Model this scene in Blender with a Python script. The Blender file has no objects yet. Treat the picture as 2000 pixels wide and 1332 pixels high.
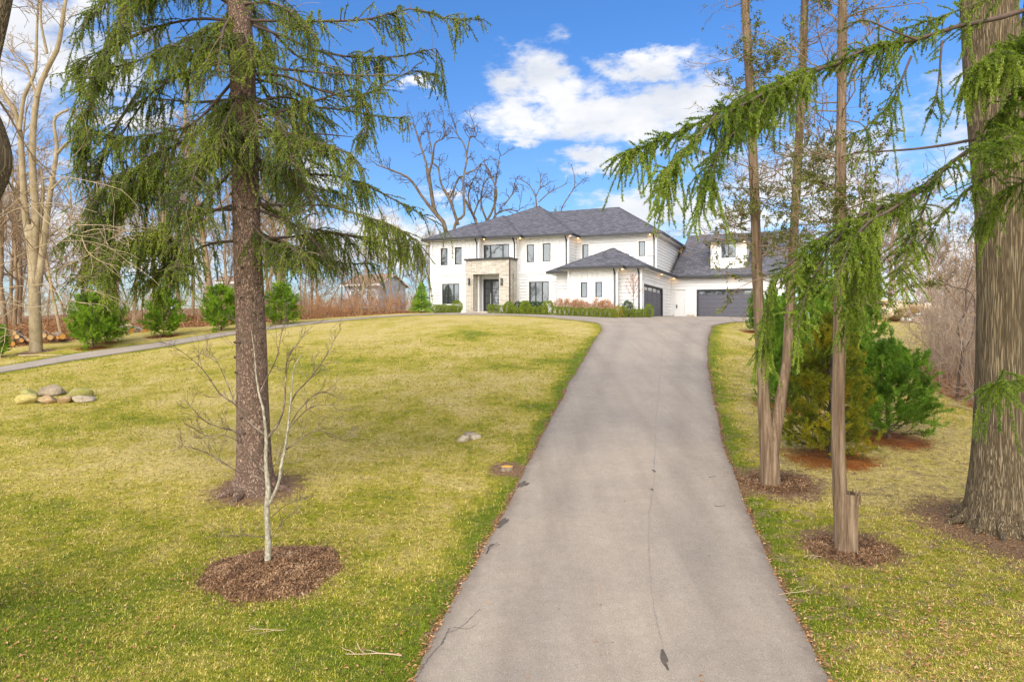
import bpy, bmesh, math, random
import numpy as np
from mathutils import Vector, Matrix
from mathutils.geometry import delaunay_2d_cdt

# ------------------------------------------------------------------ camera
# origin = the lens; +Y is the viewing direction, +Z up; ground lies about 4 m below
F = 1333.33          # focal length in photograph pixels
HOR = 637.0          # row of the horizon in the photograph
S = bpy.context.scene
cam_d = bpy.data.cameras.new("camera"); cam = bpy.data.objects.new("camera", cam_d)
S.collection.objects.link(cam); S.camera = cam
cam_d.lens = 24.0; cam_d.sensor_width = 36.0
cam_d.shift_y = -(666.0 - HOR) / 2000.0
cam_d.clip_start = 0.05; cam_d.clip_end = 3000
cam.location = (0, 0, 0); cam.rotation_euler = (math.radians(90), 0, 0)

# ------------------------------------------------------------------ world and sun
SUN_EL, SUN_AZ = math.radians(42), math.radians(215)    # azimuth clockwise from +Y
W = bpy.data.worlds.new("World"); S.world = W; W.use_nodes = True
wt = W.node_tree; wt.nodes.clear()
def NW(t, **k):
    n = wt.nodes.new(t)
    for a, b in k.items(): setattr(n, a, b)
    return n
def LW(a, b): wt.links.new(a, b)
w_out = NW('ShaderNodeOutputWorld'); w_bg = NW('ShaderNodeBackground')
sky = NW('ShaderNodeTexSky', sky_type='NISHITA', sun_disc=False)
sky.sun_elevation = SUN_EL; sky.sun_rotation = SUN_AZ
sky.air_density = 1.0; sky.dust_density = 0.3; sky.ozone_density = 2.0
w_bg.inputs['Strength'].default_value = 0.11
LW(w_bg.outputs[0], w_out.inputs[0])
tc = NW('ShaderNodeTexCoord')
def wmath(op, a, b=None, c=None, clamp=False):
    n = NW('ShaderNodeMath', operation=op); n.use_clamp = clamp
    for i, v in enumerate((a, b, c)):
        if v is None: continue
        if isinstance(v, (int, float)): n.inputs[i].default_value = v
        else: LW(v, n.inputs[i])
    return n.outputs[0]
def wvec(op, a, b=None):
    n = NW('ShaderNodeVectorMath', operation=op)
    for i, v in enumerate((a, b)):
        if v is None: continue
        if isinstance(v, tuple): n.inputs[i].default_value = v
        else: LW(v, n.inputs[i])
    return n
dirv = wvec('NORMALIZE', tc.outputs['Generated']).outputs[0]
def wnoise(scale, detail, rough, vec, stretch=(1, 1, 2.2), off=(0, 0, 0)):
    m = wvec('MULTIPLY', vec, stretch); m = wvec('ADD', m.outputs[0], off)
    n = NW('ShaderNodeTexNoise'); n.inputs['Scale'].default_value = scale
    n.inputs['Detail'].default_value = detail; n.inputs['Roughness'].default_value = rough
    LW(m.outputs[0], n.inputs['Vector']); return n
n1 = wnoise(9, 10, 0.62, dirv)
warp = wvec('SUBTRACT', n1.outputs['Color'], (0.5, 0.5, 0.5)); warp = wvec('MULTIPLY', warp.outputs[0], (0.20, 0.20, 0.13))
dw = wvec('ADD', dirv, warp.outputs[0]).outputs[0]
def pdir(px, py):
    v = Vector(((px - 1000) / F, 1.0, (HOR - py) / F)); v.normalize(); return tuple(v)
# cumulus banks: centre (as a direction), half extents in direction units
CLOUDS = [(1060, 160, .060, .050), (1030, 235, .075, .030), (1150, 215, .10, .040), (1250, 225, .11, .050), (1340, 200, .08, .055),
          (1270, 130, .07, .020), (1160, 318, .065, .020), (1010, 270, .055, .014), (785, 175, .022, .020),
          (1300, 410, .14, .034), (1420, 430, .12, .04), (1560, 330, .12, .05), (1700, 420, .14, .04), (870, 385, .035, .018), (620, 330, .06, .03),
          (60, 60, .10, .06), (150, 110, .09, .05), (250, 230, .05, .02), (30, 400, .07, .035), (700, 470, .16, .05), (200, 480, .2, .05),
          (1850, 520, .18, .06), (1830, 340, .05, .012), (2200, 200, .2, .1), (-300, 200, .2, .12), (1480, 200, .05, .02)]
msk = None
for (cx, cy, rx, rz) in CLOUDS:
    d = wvec('SUBTRACT', dw, pdir(cx, cy)); d = wvec('MULTIPLY', d.outputs[0], (1 / rx, 1 / rx, 1 / rz))
    l = wvec('LENGTH', d.outputs[0]).outputs['Value']
    v = wmath('SUBTRACT', 1.25, l)
    msk = v if msk is None else wmath('MAXIMUM', msk, v)
# broken cloud over the rest of the sky (behind the viewer, lights and reflections)
n3 = wnoise(2.6, 6, 0.6, dirv, off=(3.1, 1.7, .4))
sy = NW('ShaderNodeSeparateXYZ'); LW(dirv, sy.inputs[0])
back = wmath('MULTIPLY', wmath('SUBTRACT', n3.outputs['Fac'], 0.42), 6.0)
back = wmath('SUBTRACT', back, wmath('MULTIPLY', wmath('ADD', sy.outputs['Y'], 0.35), 9.0))
msk = wmath('MAXIMUM', msk, back)
n2 = wnoise(22, 8, 0.6, dirv)
soft = wmath('ADD', msk, wmath('MULTIPLY', wmath('SUBTRACT', n2.outputs['Fac'], 0.53), 1.7))
cm = NW('ShaderNodeMapRange'); cm.interpolation_type = 'SMOOTHSTEP'
LW(soft, cm.inputs['Value']); cm.inputs['From Min'].default_value = 0.02; cm.inputs['From Max'].default_value = 0.85
cm.inputs['To Max'].default_value = 0.97
n4 = wnoise(7, 5, 0.55, dirv, off=(.3, .2, 0.035))
cc = NW('ShaderNodeValToRGB'); LW(n4.outputs['Fac'], cc.inputs[0])
SKYK = 1.0 / 0.11
cc.color_ramp.elements[0].position = .36; cc.color_ramp.elements[0].color = (.66, .69, .75, 1)
cc.color_ramp.elements[1].position = .56; cc.color_ramp.elements[1].color = (.85, .85, .86, 1)
cs = NW('ShaderNodeVectorMath', operation='SCALE'); LW(cc.outputs[0], cs.inputs[0])
# the unseen cloud deck behind the viewer is brightened to add fill light
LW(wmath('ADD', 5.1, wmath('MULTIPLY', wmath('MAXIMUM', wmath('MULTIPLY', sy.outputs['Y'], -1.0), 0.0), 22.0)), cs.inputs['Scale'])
tint = NW('ShaderNodeMix', data_type='RGBA', blend_type='MULTIPLY'); tint.inputs['Factor'].default_value = 1
LW(sky.outputs[0], tint.inputs['A']); tr_ = NW('ShaderNodeValToRGB'); LW(sy.outputs['Z'], tr_.inputs[0]); LW(tr_.outputs[0], tint.inputs['B'])
tr_.color_ramp.elements[0].position = 0.0; tr_.color_ramp.elements[0].color = (.46, .50, .57, 1)
tr_.color_ramp.elements[1].position = .40; tr_.color_ramp.elements[1].color = (.34, .60, .90, 1)
e_ = tr_.color_ramp.elements.new(.16); e_.color = (.42, .585, .785, 1)
mixw = NW('ShaderNodeMix', data_type='RGBA')
LW(cm.outputs[0], mixw.inputs['Factor']); LW(tint.outputs['Result'], mixw.inputs['A']); LW(cs.outputs[0], mixw.inputs['B'])
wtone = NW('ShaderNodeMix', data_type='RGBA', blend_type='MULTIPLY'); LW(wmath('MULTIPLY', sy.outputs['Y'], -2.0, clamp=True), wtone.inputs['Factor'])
LW(mixw.outputs['Result'], wtone.inputs['A']); wtone.inputs['B'].default_value = (1.0, .93, .82, 1)  # warms the unseen sky behind the viewer, tinting the added fill
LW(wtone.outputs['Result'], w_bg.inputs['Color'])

sl = bpy.data.lights.new("sun", 'SUN'); sun = bpy.data.objects.new("sun", sl); S.collection.objects.link(sun)
sl.energy = 1.3; sl.angle = math.radians(45); sl.color = (1, .94, .84)
sd = Vector((math.sin(SUN_AZ) * math.cos(SUN_EL), math.cos(SUN_AZ) * math.cos(SUN_EL), math.sin(SUN_EL)))
sun.rotation_euler = sd.to_track_quat('Z', 'Y').to_euler(); sun.location = (0, -20, 40)
S.view_settings.view_transform = 'Standard'; S.view_settings.look = 'None'; S.view_settings.gamma = 1
S.view_settings.exposure = 1.10
S.cycles.max_bounces = 6; S.cycles.diffuse_bounces = 3; S.cycles.glossy_bounces = 3; S.cycles.transmission_bounces = 4

# ------------------------------------------------------------------ helpers: objects
COL = S.collection
def tag(o, label=None, cat=None, group=None, kind=None):
    if label: o['label'] = label
    if cat: o['category'] = cat
    if group: o['group'] = group
    if kind: o['kind'] = kind
    return o
def empty(name, loc, label=None, cat=None, group=None, rz=0.0):
    o = bpy.data.objects.new(name, None); COL.objects.link(o)
    o.location = loc; o.rotation_euler = (0, 0, rz); o.empty_display_size = .3
    return tag(o, label, cat, group)
def copy_tree(o, parent=None):
    c = o.copy(); COL.objects.link(c)
    if parent is not None: c.parent = parent
    for ch in list(o.children): copy_tree(ch, c)
    return c

class MB:
    """collects quads / tris as arrays, builds ONE mesh object"""
    def __init__(s): s.v = []; s.f = []; s.n = 0; s.r = []; s.sm = []
    def add(s, V, Fc, rnd=None, smooth=False):
        V = np.asarray(V, float).reshape(-1, 3)
        s.v.append(V); Fc = np.asarray(Fc, int)
        s.f.append((Fc + s.n, smooth)); s.n += len(V)
        s.r.append(np.full(len(V), .5) if rnd is None else np.broadcast_to(np.asarray(rnd, float), (len(V),)))
        return s
    def box(s, x0, x1, y0, y1, z0, z1, rnd=None):
        V = [(x, y, z) for x in (x0, x1) for y in (y0, y1) for z in (z0, z1)]
        Fc = [(0, 1, 3, 2), (4, 6, 7, 5), (0, 4, 5, 1), (2, 3, 7, 6), (0, 2, 6, 4), (1, 5, 7, 3)]
        return s.add(V, Fc, rnd)
    def obox(s, o, d, s0, s1, n0, n1, z0, z1, rnd=None):
        """box along wall direction d from 2D point o; n measured outward"""
        d = np.array(d[:2], float); nn = np.array((d[1], -d[0])); o = np.array(o[:2], float)
        V = []
        for a in (s0, s1):
            for b in (n0, n1):
                for z in (z0, z1):
                    p = o + d * a + nn * b; V.append((p[0], p[1], z))
        Fc = [(0, 1, 3, 2), (4, 6, 7, 5), (0, 4, 5, 1), (2, 3, 7, 6), (0, 2, 6, 4), (1, 5, 7, 3)]
        return s.add(V, Fc, rnd)
    def build(s, name, mat, parent=None, loc=None):
        me = bpy.data.meshes.new(name)
        if s.n:
            V = np.concatenate(s.v); me.vertices.add(len(V)); me.vertices.foreach_set('co', V.ravel().astype(np.float32))
            loops = np.concatenate([f.ravel() for f, _ in s.f]); starts = []; tot = []; sm = []; off = 0
            for f, k in s.f:
                m, w = f.shape; starts.append(off + np.arange(m) * w); tot.append(np.full(m, w)); sm.append(np.full(m, k)); off += m * w
            starts = np.concatenate(starts); sm = np.concatenate(sm)
            me.loops.add(len(loops)); me.loops.foreach_set('vertex_index', loops.astype(np.int32))
            me.polygons.add(len(starts)); me.polygons.foreach_set('loop_start', starts.astype(np.int32))
            me.polygons.foreach_set('use_smooth', sm.astype(bool))
            at = me.attributes.new('rnd', 'FLOAT', 'POINT'); at.data.foreach_set('value', np.concatenate(s.r).astype(np.float32))
            me.update(calc_edges=True); me.validate()
        if mat: me.materials.append(mat)
        o = bpy.data.objects.new(name, me); COL.objects.link(o)
        if parent is not None: o.parent = parent
        if loc is not None: o.location = loc
        return o

def tubes(mb, P, R, sides=5, rnd=None, cap=True):
    """P (M,N,3) polylines, R (M,N) radii"""
    P = np.asarray(P, float); R = np.asarray(R, float)
    M, N, _ = P.shape
    T = np.empty_like(P); T[:, 1:-1] = P[:, 2:] - P[:, :-2]; T[:, 0] = P[:, 1] - P[:, 0]; T[:, -1] = P[:, -1] - P[:, -2]
    T /= np.linalg.norm(T, axis=2, keepdims=True) + 1e-9
    ref = np.where(np.abs(T[:, 0, 2:3]) < .9, np.array([[0, 0, 1.]]), np.array([[1., 0, 0]]))
    U = np.empty_like(P); u = np.cross(ref, T[:, 0]); u /= np.linalg.norm(u, axis=1, keepdims=True) + 1e-9; U[:, 0] = u
    for i in range(1, N):
        u = U[:, i - 1] - T[:, i] * np.sum(U[:, i - 1] * T[:, i], axis=1, keepdims=True)
        U[:, i] = u / (np.linalg.norm(u, axis=1, keepdims=True) + 1e-9)
    B = np.cross(T, U)
    a = np.arange(sides) * 2 * math.pi / sides
    V = P[:, :, None] + R[:, :, None, None] * (np.cos(a)[:, None] * U[:, :, None] + np.sin(a)[:, None] * B[:, :, None])
    i = np.arange(N - 1)[:, None]; j = np.arange(sides)[None]
    q = np.stack([i * sides + j, i * sides + (j + 1) % sides, (i + 1) * sides + (j + 1) % sides, (i + 1) * sides + j], -1).reshape(-1, 4)
    Q = (q[None] + (np.arange(M) * N * sides)[:, None, None]).reshape(-1, 4)
    r = None
    if rnd is not None: r = np.repeat(np.asarray(rnd, float), N * sides)
    mb.add(V.reshape(-1, 3), Q, r, smooth=True)
    return mb
def resample(pts, n):
    pts = np.asarray(pts, float); seg = np.linalg.norm(np.diff(pts[:, :3], axis=0), axis=1); c = np.concatenate([[0], np.cumsum(seg)])
    t = np.linspace(0, c[-1], n)
    return np.stack([np.interp(t, c, pts[:, k]) for k in range(pts.shape[1])], 1)
def spline(pts, n):
    """Catmull-Rom through pts, resampled to n"""
    P = np.asarray(pts, float)
    if len(P) < 3: return resample(P, n)
    E = np.vstack([2 * P[0] - P[1], P, 2 * P[-1] - P[-2]]); out = []
    for k in range(len(P) - 1):
        a, b, c, d = E[k:k + 4]
        for t in np.linspace(0, 1, 8, endpoint=False):
            out.append(.5 * ((2 * b) + (c - a) * t + (2 * a - 5 * b + 4 * c - d) * t * t + (3 * b - a - 3 * c + d) * t ** 3))
    out.append(P[-1]); return resample(np.array(out), n)

# ------------------------------------------------------------------ helpers: materials
def mat(name):
    m = bpy.data.materials.new(name); m.use_nodes = True; nt = m.node_tree
    b = nt.nodes['Principled BSDF']; return m, nt, b
def nd(nt, t, **k):
    n = nt.nodes.new(t)
    for a, b in k.items(): setattr(n, a, b)
    return n
def noise(nt, scale, detail=4, rough=.6, stretch=None, vec=None):
    n = nd(nt, 'ShaderNodeTexNoise'); n.inputs['Scale'].default_value = scale; n.inputs['Detail'].default_value = detail; n.inputs['Roughness'].default_value = rough
    if vec is None:
        t = nd(nt, 'ShaderNodeTexCoord'); vec = t.outputs['Object']
    if stretch:
        mp = nd(nt, 'ShaderNodeMapping'); mp.inputs['Scale'].default_value = stretch; nt.links.new(vec, mp.inputs[0]); vec = mp.outputs[0]
    nt.links.new(vec, n.inputs['Vector']); return n.outputs['Fac']
def ramp(nt, fac, stops):
    r = nd(nt, 'ShaderNodeValToRGB'); nt.links.new(fac, r.inputs[0]); el = r.color_ramp.elements
    while len(el) < len(stops): el.new(.5)
    for e, (p, c) in zip(el, stops): e.position = p; e.color = (*c, 1) if len(c) == 3 else c
    return r.outputs[0]
def mix(nt, f, a, b, bt='MIX'):
    m = nd(nt, 'ShaderNodeMix', data_type='RGBA', blend_type=bt)
    for s, v in (('Factor', f), ('A', a), ('B', b)):
        if isinstance(v, (int, float)): m.inputs[s].default_value = v
        elif isinstance(v, tuple): m.inputs[s].default_value = (*v, 1) if len(v) == 3 else v
        else: nt.links.new(v, m.inputs[s])
    return m.outputs['Result']
def mth(nt, op, a, b=None, clamp=False):
    m = nd(nt, 'ShaderNodeMath', operation=op); m.use_clamp = clamp
    for i, v in enumerate((a, b)):
        if v is None: continue
        if isinstance(v, (int, float)): m.inputs[i].default_value = v
        else: nt.links.new(v, m.inputs[i])
    return m.outputs[0]
def bump(nt, b, h, dist=.02, strength=1.0):
    n = nd(nt, 'ShaderNodeBump'); n.inputs['Distance'].default_value = dist; n.inputs['Strength'].default_value = strength
    nt.links.new(h, n.inputs['Height']); nt.links.new(n.outputs[0], b.inputs['Normal']); return n
def attr(nt, name):
    a = nd(nt, 'ShaderNodeAttribute'); a.attribute_name = name; return a.outputs['Fac']
def plain(name, col, rough=.6, nscale=0, var=.15, metallic=0, bm=0):
    m, nt, b = mat(name); b.inputs['Roughness'].default_value = rough; b.inputs['Metallic'].default_value = metallic
    b.inputs['Base Color'].default_value = (*col, 1)
    if nscale:
        f = noise(nt, nscale, 6, .6)
        c = ramp(nt, f, [(.3, tuple(x * (1 - var) for x in col)), (.7, tuple(min(1, x * (1 + var)) for x in col))])
        nt.links.new(c, b.inputs['Base Color'])
        if bm: bump(nt, b, f, bm)
    return m
def bark(name, c0, c1, c2, sc=6, stretch=(1, 1, .18), depth=.03, plates=0, moss=None, edk=.75):
    m, nt, b = mat(name); b.inputs['Roughness'].default_value = .9; b.inputs['Specular IOR Level'].default_value = .15
    f = noise(nt, sc, 8, .7, stretch); g = noise(nt, 1.2, 3, .5)
    c = ramp(nt, f, [(.32, c0), (.5, c1), (.68, c2)])
    h = f
    if plates:
        t = nd(nt, 'ShaderNodeTexCoord'); mp = nd(nt, 'ShaderNodeMapping'); mp.inputs['Scale'].default_value = stretch; nt.links.new(t.outputs['Object'], mp.inputs[0])
        wv = nd(nt, 'ShaderNodeMix', data_type='VECTOR'); 
        nz = nd(nt, 'ShaderNodeTexNoise'); nz.inputs['Scale'].default_value = plates * .8; nt.links.new(mp.outputs[0], nz.inputs['Vector'])
        wv.inputs['Factor'].default_value = .12; nt.links.new(mp.outputs[0], wv.inputs['A']); nt.links.new(nz.outputs['Color'], wv.inputs['B'])
        vo = nd(nt, 'ShaderNodeTexVoronoi', feature='DISTANCE_TO_EDGE'); vo.inputs['Scale'].default_value = plates; nt.links.new(wv.outputs['Result'], vo.inputs['Vector'])
        e = mth(nt, 'MULTIPLY', vo.outputs['Distance'], 5.0, True)
        c = mix(nt, e, tuple(x * edk for x in c0), c); h = mth(nt, 'ADD', mth(nt, 'MULTIPLY', e, .8), f)
    if moss:
        mm = ramp(nt, g, [(.45, (0, 0, 0)), (.62, (1, 1, 1))]); c = mix(nt, mth(nt, 'MULTIPLY', mm, .55), c, moss)
    nt.links.new(c, b.inputs['Base Color']); bump(nt, b, h, depth)
    return m
def leafmat(name, stops, trans=.3, clump=1.2, rough=.55, yellow=None):
    """foliage: colour from the per-leaf random value shifted by a clump-sized noise"""
    m, nt, b = mat(name); b.inputs['Roughness'].default_value = rough; b.inputs['Specular IOR Level'].default_value = .25
    r = attr(nt, 'rnd'); g = noise(nt, clump, 3, .55)
    f = mth(nt, 'ADD', mth(nt, 'MULTIPLY', r, .55), mth(nt, 'MULTIPLY', mth(nt, 'SUBTRACT', g, .28), 1.0))
    c = ramp(nt, f, stops)
    nt.links.new(c, b.inputs['Base Color'])
    tr = nd(nt, 'ShaderNodeBsdfTranslucent'); nt.links.new(c, tr.inputs['Color'])
    ms = nd(nt, 'ShaderNodeMixShader'); ms.inputs[0].default_value = trans
    nt.links.new(b.outputs[0], ms.inputs[1]); nt.links.new(tr.outputs[0], ms.inputs[2])
    nt.links.new(ms.outputs[0], nt.nodes['Material Output'].inputs['Surface'])
    return m

# ------------------------------------------------------------------ terrain
TD = [2, 5, 7.7, 11, 14.5, 18, 22, 26, 30, 34, 38, 42, 47, 52, 60, 80, 105, 160, 500]
TC = {
 -500: [-4.1, -4.05, -4.0, -3.9, -3.7, -3.4, -3.05, -2.7, -2.3, -1.9, -1.5, -1.1, -.7, -.4, 0, .5, .8, .8, .8],
 0:    [-4.1, -4.05, -4.0, -3.85, -3.55, -3.15, -2.68, -2.28, -1.9, -1.5, -1.05, -.6, -.2, .1, .4, .9, 1.3, 1.3, 1.3],
 300:  [-4.1, -4.05, -4.0, -3.85, -3.55, -3.08, -2.55, -2.1, -1.65, -1.22, -.82, -.4, 0, .3, .8, 2.0, 2.6, 2.8, 2.8],
 600:  [-4.1, -4.05, -4.0, -3.85, -3.5, -3.0, -2.4, -1.8, -1.3, -.85, -.42, -.02, .38, .7, 1.2, 2.4, 3.2, 3.4, 3.4],
 850:  [-4.1, -4.05, -4.0, -3.84, -3.5, -2.98, -2.35, -1.7, -1.1, -.52, .05, .5, .82, 1.02, 1.2, 1.8, 2.0, 2.2, 2.2],
 1000: [-4.1, -4.05, -4.0, -3.83, -3.48, -2.93, -2.28, -1.6, -.97, -.36, .22, .64, .88, 1.0, 1.1, 1.1, 1.1, 1.1, 1.1],
 1130: [-4.1, -4.05, -4.0, -3.82, -3.45, -2.87, -2.2, -1.62, -1.03, -.46, .1, .52, .78, .88, .95, 1, 1, 1, 1],
 1280: [-4.1, -4.05, -4.0, -3.82, -3.45, -2.85, -2.2, -1.65, -1.12, -.6, 0, .42, .66, .73, .78, .8, .8, .8, .8],
 1400: [-4.1, -4.05, -4.0, -3.82, -3.43, -2.87, -2.25, -1.68, -1.15, -.6, -.02, .4, .66, .73, .76, .8, .8, .8, .8],
 1550: [-4.1, -4.05, -3.98, -3.78, -3.38, -2.95, -2.45, -1.95, -1.45, -.95, -.45, 0, .4, .55, .65, .7, .7, .7, .7],
 1750: [-4.1, -4.05, -3.96, -3.74, -3.32, -2.95, -2.55, -2.12, -1.66, -1.2, -.72, -.3, .1, .35, .55, .6, .6, .6, .6],
 2000: [-4.1, -4.05, -3.95, -3.75, -3.5, -3.25, -2.95, -2.6, -2.25, -1.85, -1.45, -1.1, -.7, -.4, -.1, .2, .4, .4, .4],
 2500: [-4.1, -4.05, -3.95, -3.8, -3.6, -3.4, -3.15, -2.9, -2.6, -2.3, -2, -1.7, -1.4, -1.2, -.9, -.4, 0, 0, 0]}
_tk = sorted(TC); _yg = np.linspace(2, 160, 1265); _ug = np.linspace(-500, 2500, 301)
_rows = np.array([np.interp(_yg, TD, TC[k]) for k in _tk])
_T = np.array([[0]]); _T = np.stack([np.interp(_ug, _tk, _rows[:, j]) for j in range(len(_yg))], 1)
def _sm(A, k, ax):
    w = np.ones(k) / k; P = np.pad(A, [(k // 2, k // 2) if a == ax else (0, 0) for a in (0, 1)], mode='edge')
    return np.apply_along_axis(lambda r: np.convolve(r, w, 'valid'), ax, P)
for _ in range(2): _T = _sm(_sm(_T, 19, 1), 13, 0)
def GZ(x, y):
    """ground height"""
    x = np.asarray(x, float); y = np.asarray(y, float)
    u = 1000 + F * x / np.maximum(y, 7.7); yy = np.clip(y, 2, 159.9); u = np.clip(u, -499, 2499)
    fy = (yy - 2) / (158 / 1264); fu = (u + 500) / 10; iy = np.clip(fy.astype(int), 0, 1263); iu = np.clip(fu.astype(int), 0, 299)
    a = fy - iy; b = fu - iu
    z = (_T[iu, iy] * (1 - a) + _T[iu, iy + 1] * a) * (1 - b) + (_T[iu + 1, iy] * (1 - a) + _T[iu + 1, iy + 1] * a) * b
    z = z + .035 * np.sin(x * .55 + 1.3 * np.sin(y * .31)) * np.sin(y * .47 + .8) * (np.abs(y) < 60)
    z = z - .20 * np.exp(-(((x + 1.6) / 2.6) ** 2 + ((y - 19.2) / 1.7) ** 2)) + .10 * np.exp(-(((x + 1.0) / 3.2) ** 2 + ((y - 23.5) / 2.0) ** 2)) - .12 * np.exp(-(((x + 9) / 4) ** 2 + ((y - 20.5) / 1.8) ** 2))
    return z
def gz(x, y): return float(GZ(np.array([x]), np.array([y]))[0])
def at(px, py, d): return np.array(((px - 1000) / F * d, d, (HOR - py) / F * d))
def on_ground(px, py, lo=4.5, hi=110):
    """where the sight line through a photo pixel meets the ground"""
    d = np.linspace(lo, hi, 6000); z = (HOR - py) / F * d; g = GZ((px - 1000) / F * d, d)
    k = np.argmax(z <= g); d = d[k]
    return np.array(((px - 1000) / F * d, d, float(g[k])))
def ground_d(px, d):
    x = (px - 1000) / F * d; return np.array((x, d, gz(x, d)))
# ------------------------------------------------------------------ ground materials
def lawn_colour(nt, extra=None):
    t = nd(nt, 'ShaderNodeTexCoord'); v = t.outputs['Object']
    big = noise(nt, .16, 4, .6, vec=v, stretch=(1, 1, 0)); mid = noise(nt, .9, 5, .65, vec=v, stretch=(1, 1, 0)); fine = noise(nt, 9, 6, .75, vec=v, stretch=(1, 1, 0))
    f = mth(nt, 'ADD', mth(nt, 'MULTIPLY', big, .40), mth(nt, 'ADD', mth(nt, 'MULTIPLY', mid, .36), mth(nt, 'MULTIPLY', noise(nt, 3.5, 4, .7, vec=v, stretch=(1, 1, 0)), .24)))
    if extra is not None: f = mth(nt, 'ADD', f, extra)
    c = ramp(nt, f, [(.345, (.14, .185, .014)), (.425, (.29, .275, .026)), (.485, (.43, .355, .070)), (.57, (.54, .43, .16))])
    d = ramp(nt, fine, [(.3, (.42, .42, .36)), (.5, (1, 1, 1)), (.7, (1.3, 1.25, 1.2))])
    return mix(nt, 1.0, c, d, 'MULTIPLY'), fine
def m_ground():
    m, nt, b = mat('lawn'); b.inputs['Roughness'].default_value = .95; b.inputs['Specular IOR Level'].default_value = .1
    green = attr(nt, 'green'); c, fine = lawn_colour(nt, mth(nt, 'MULTIPLY', green, -.13))
    dead = mth(nt, 'MULTIPLY', ramp(nt, noise(nt, 2.6, 7, .75, stretch=(1, 1.4, 0)), [(.50, (0, 0, 0)), (.60, (1, 1, 1))]), mth(nt, 'ADD', .30, attr(nt, 'bare'), True))
    c = mix(nt, dead, c, ramp(nt, noise(nt, 25, 4, .7), [(.35, (.16, .10, .055)), (.65, (.42, .31, .19))]))
    lit = attr(nt, 'litter')
    ln = noise(nt, 6, 8, .75); lc = ramp(nt, ln, [(.3, (.09, .05, .03)), (.45, (.28, .15, .075)), (.6, (.45, .25, .13)), (.72, (.6, .42, .27))])
    nz = noise(nt, 2.2, 6, .7)
    k = mth(nt, 'ADD', lit, mth(nt, 'MULTIPLY', mth(nt, 'SUBTRACT', nz, .5), 1.3))
    k = nd(nt, 'ShaderNodeMapRange'); 
    nt.links.new(mth(nt, 'ADD', lit, mth(nt, 'MULTIPLY', mth(nt, 'SUBTRACT', nz, .5), 1.3)), k.inputs['Value'])
    k.inputs['From Min'].default_value = .42; k.inputs['From Max'].default_value = .58
    c = mix(nt, k.outputs[0], c, lc)
    soil = attr(nt, 'soil')
    s2 = nd(nt, 'ShaderNodeMapRange'); nt.links.new(mth(nt, 'ADD', soil, mth(nt, 'MULTIPLY', mth(nt, 'SUBTRACT', noise(nt, 5, 6, .7), .5), 1.2)), s2.inputs['Value'])
    s2.inputs['From Min'].default_value = .4; s2.inputs['From Max'].default_value = .65
    sc = ramp(nt, noise(nt, 30, 5, .7), [(.35, (.10, .055, .03)), (.5, (.22, .13, .075)), (.66, (.40, .28, .17))])
    c = mix(nt, s2.outputs[0], c, sc)
    nt.links.new(c, b.inputs['Base Color']); bump(nt, b, mth(nt, 'ADD', fine, noise(nt, 45, 3, .7)), .035)
    return m
def m_grass():
    m, nt, b = mat('grass_blades'); b.inputs['Roughness'].default_value = .8; b.inputs['Specular IOR Level'].default_value = .15
    r = attr(nt, 'rnd'); c, fine = lawn_colour(nt, mth(nt, 'ADD', mth(nt, 'MULTIPLY', attr(nt, 'green'), -.13), mth(nt, 'MULTIPLY', mth(nt, 'SUBTRACT', r, .5), .40)))
    nt.links.new(c, b.inputs['Base Color']); return m
def m_asphalt():
    m, nt, b = mat('asphalt'); b.inputs['Roughness'].default_value = .85
    g = noise(nt, 90, 3, .8); f = noise(nt, .5, 5, .6); st = noise(nt, 1.0, 5, .6, stretch=(1.6, .10, 0)); mid = noise(nt, 5, 6, .7)
    c = ramp(nt, g, [(.3, (.175, .143, .110)), (.5, (.318, .268, .212)), (.68, (.54, .47, .385))])
    c = mix(nt, .8, c, ramp(nt, f, [(.3, (.82, .82, .84)), (.7, (1.1, 1.08, 1.06))]), 'MULTIPLY')
    c = mix(nt, .9, c, ramp(nt, st, [(.32, (.92, .915, .91)), (.5, (1, 1, 1))]), 'MULTIPLY')
    c = mix(nt, .5, c, ramp(nt, mid, [(.35, (.85, .85, .85)), (.6, (1.05, 1.05, 1.05))]), 'MULTIPLY')
    e = attr(nt, 'rnd')        # distance to the edge: darker, dirtier margin
    k = mth(nt, 'ADD', e, mth(nt, 'MULTIPLY', mth(nt, 'SUBTRACT', mid, .5), .35))
    c = mix(nt, mth(nt, 'MULTIPLY', ramp(nt, k, [(.0, (1, 1, 1)), (.25, (0, 0, 0))]), .55), c, (.15, .115, .09))
    wear = noise(nt, .8, 3, .5, stretch=(2.6, .06, 0)); c = mix(nt, .9, c, ramp(nt, wear, [(.36, (.93, .92, .915)), (.56, (1.03, 1.03, 1.03))]), 'MULTIPLY')
    trk = ramp(nt, mth(nt, 'ADD', mth(nt, 'MULTIPLY', attr(nt, 'dist'), .4), mth(nt, 'MULTIPLY', mth(nt, 'SUBTRACT', noise(nt, 1.3, 3), .5), .10)), [(.0, (.93, .92, .91)), (.22, (1.04, 1.04, 1.03)), (.42, (.90, .89, .89)), (.60, (1.03, 1.03, 1.03)), (.80, (1.06, 1.05, 1.04))])
    c = mix(nt, .9, c, trk, 'MULTIPLY')
    sp_ = noise(nt, 240, 2, .9); c = mix(nt, ramp(nt, sp_, [(.66, (0, 0, 0)), (.72, (.7, .7, .7))]), c, (.62, .56, .50))
    nt.links.new(c, b.inputs['Base Color']); bump(nt, b, g, .006)
    return m

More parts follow.
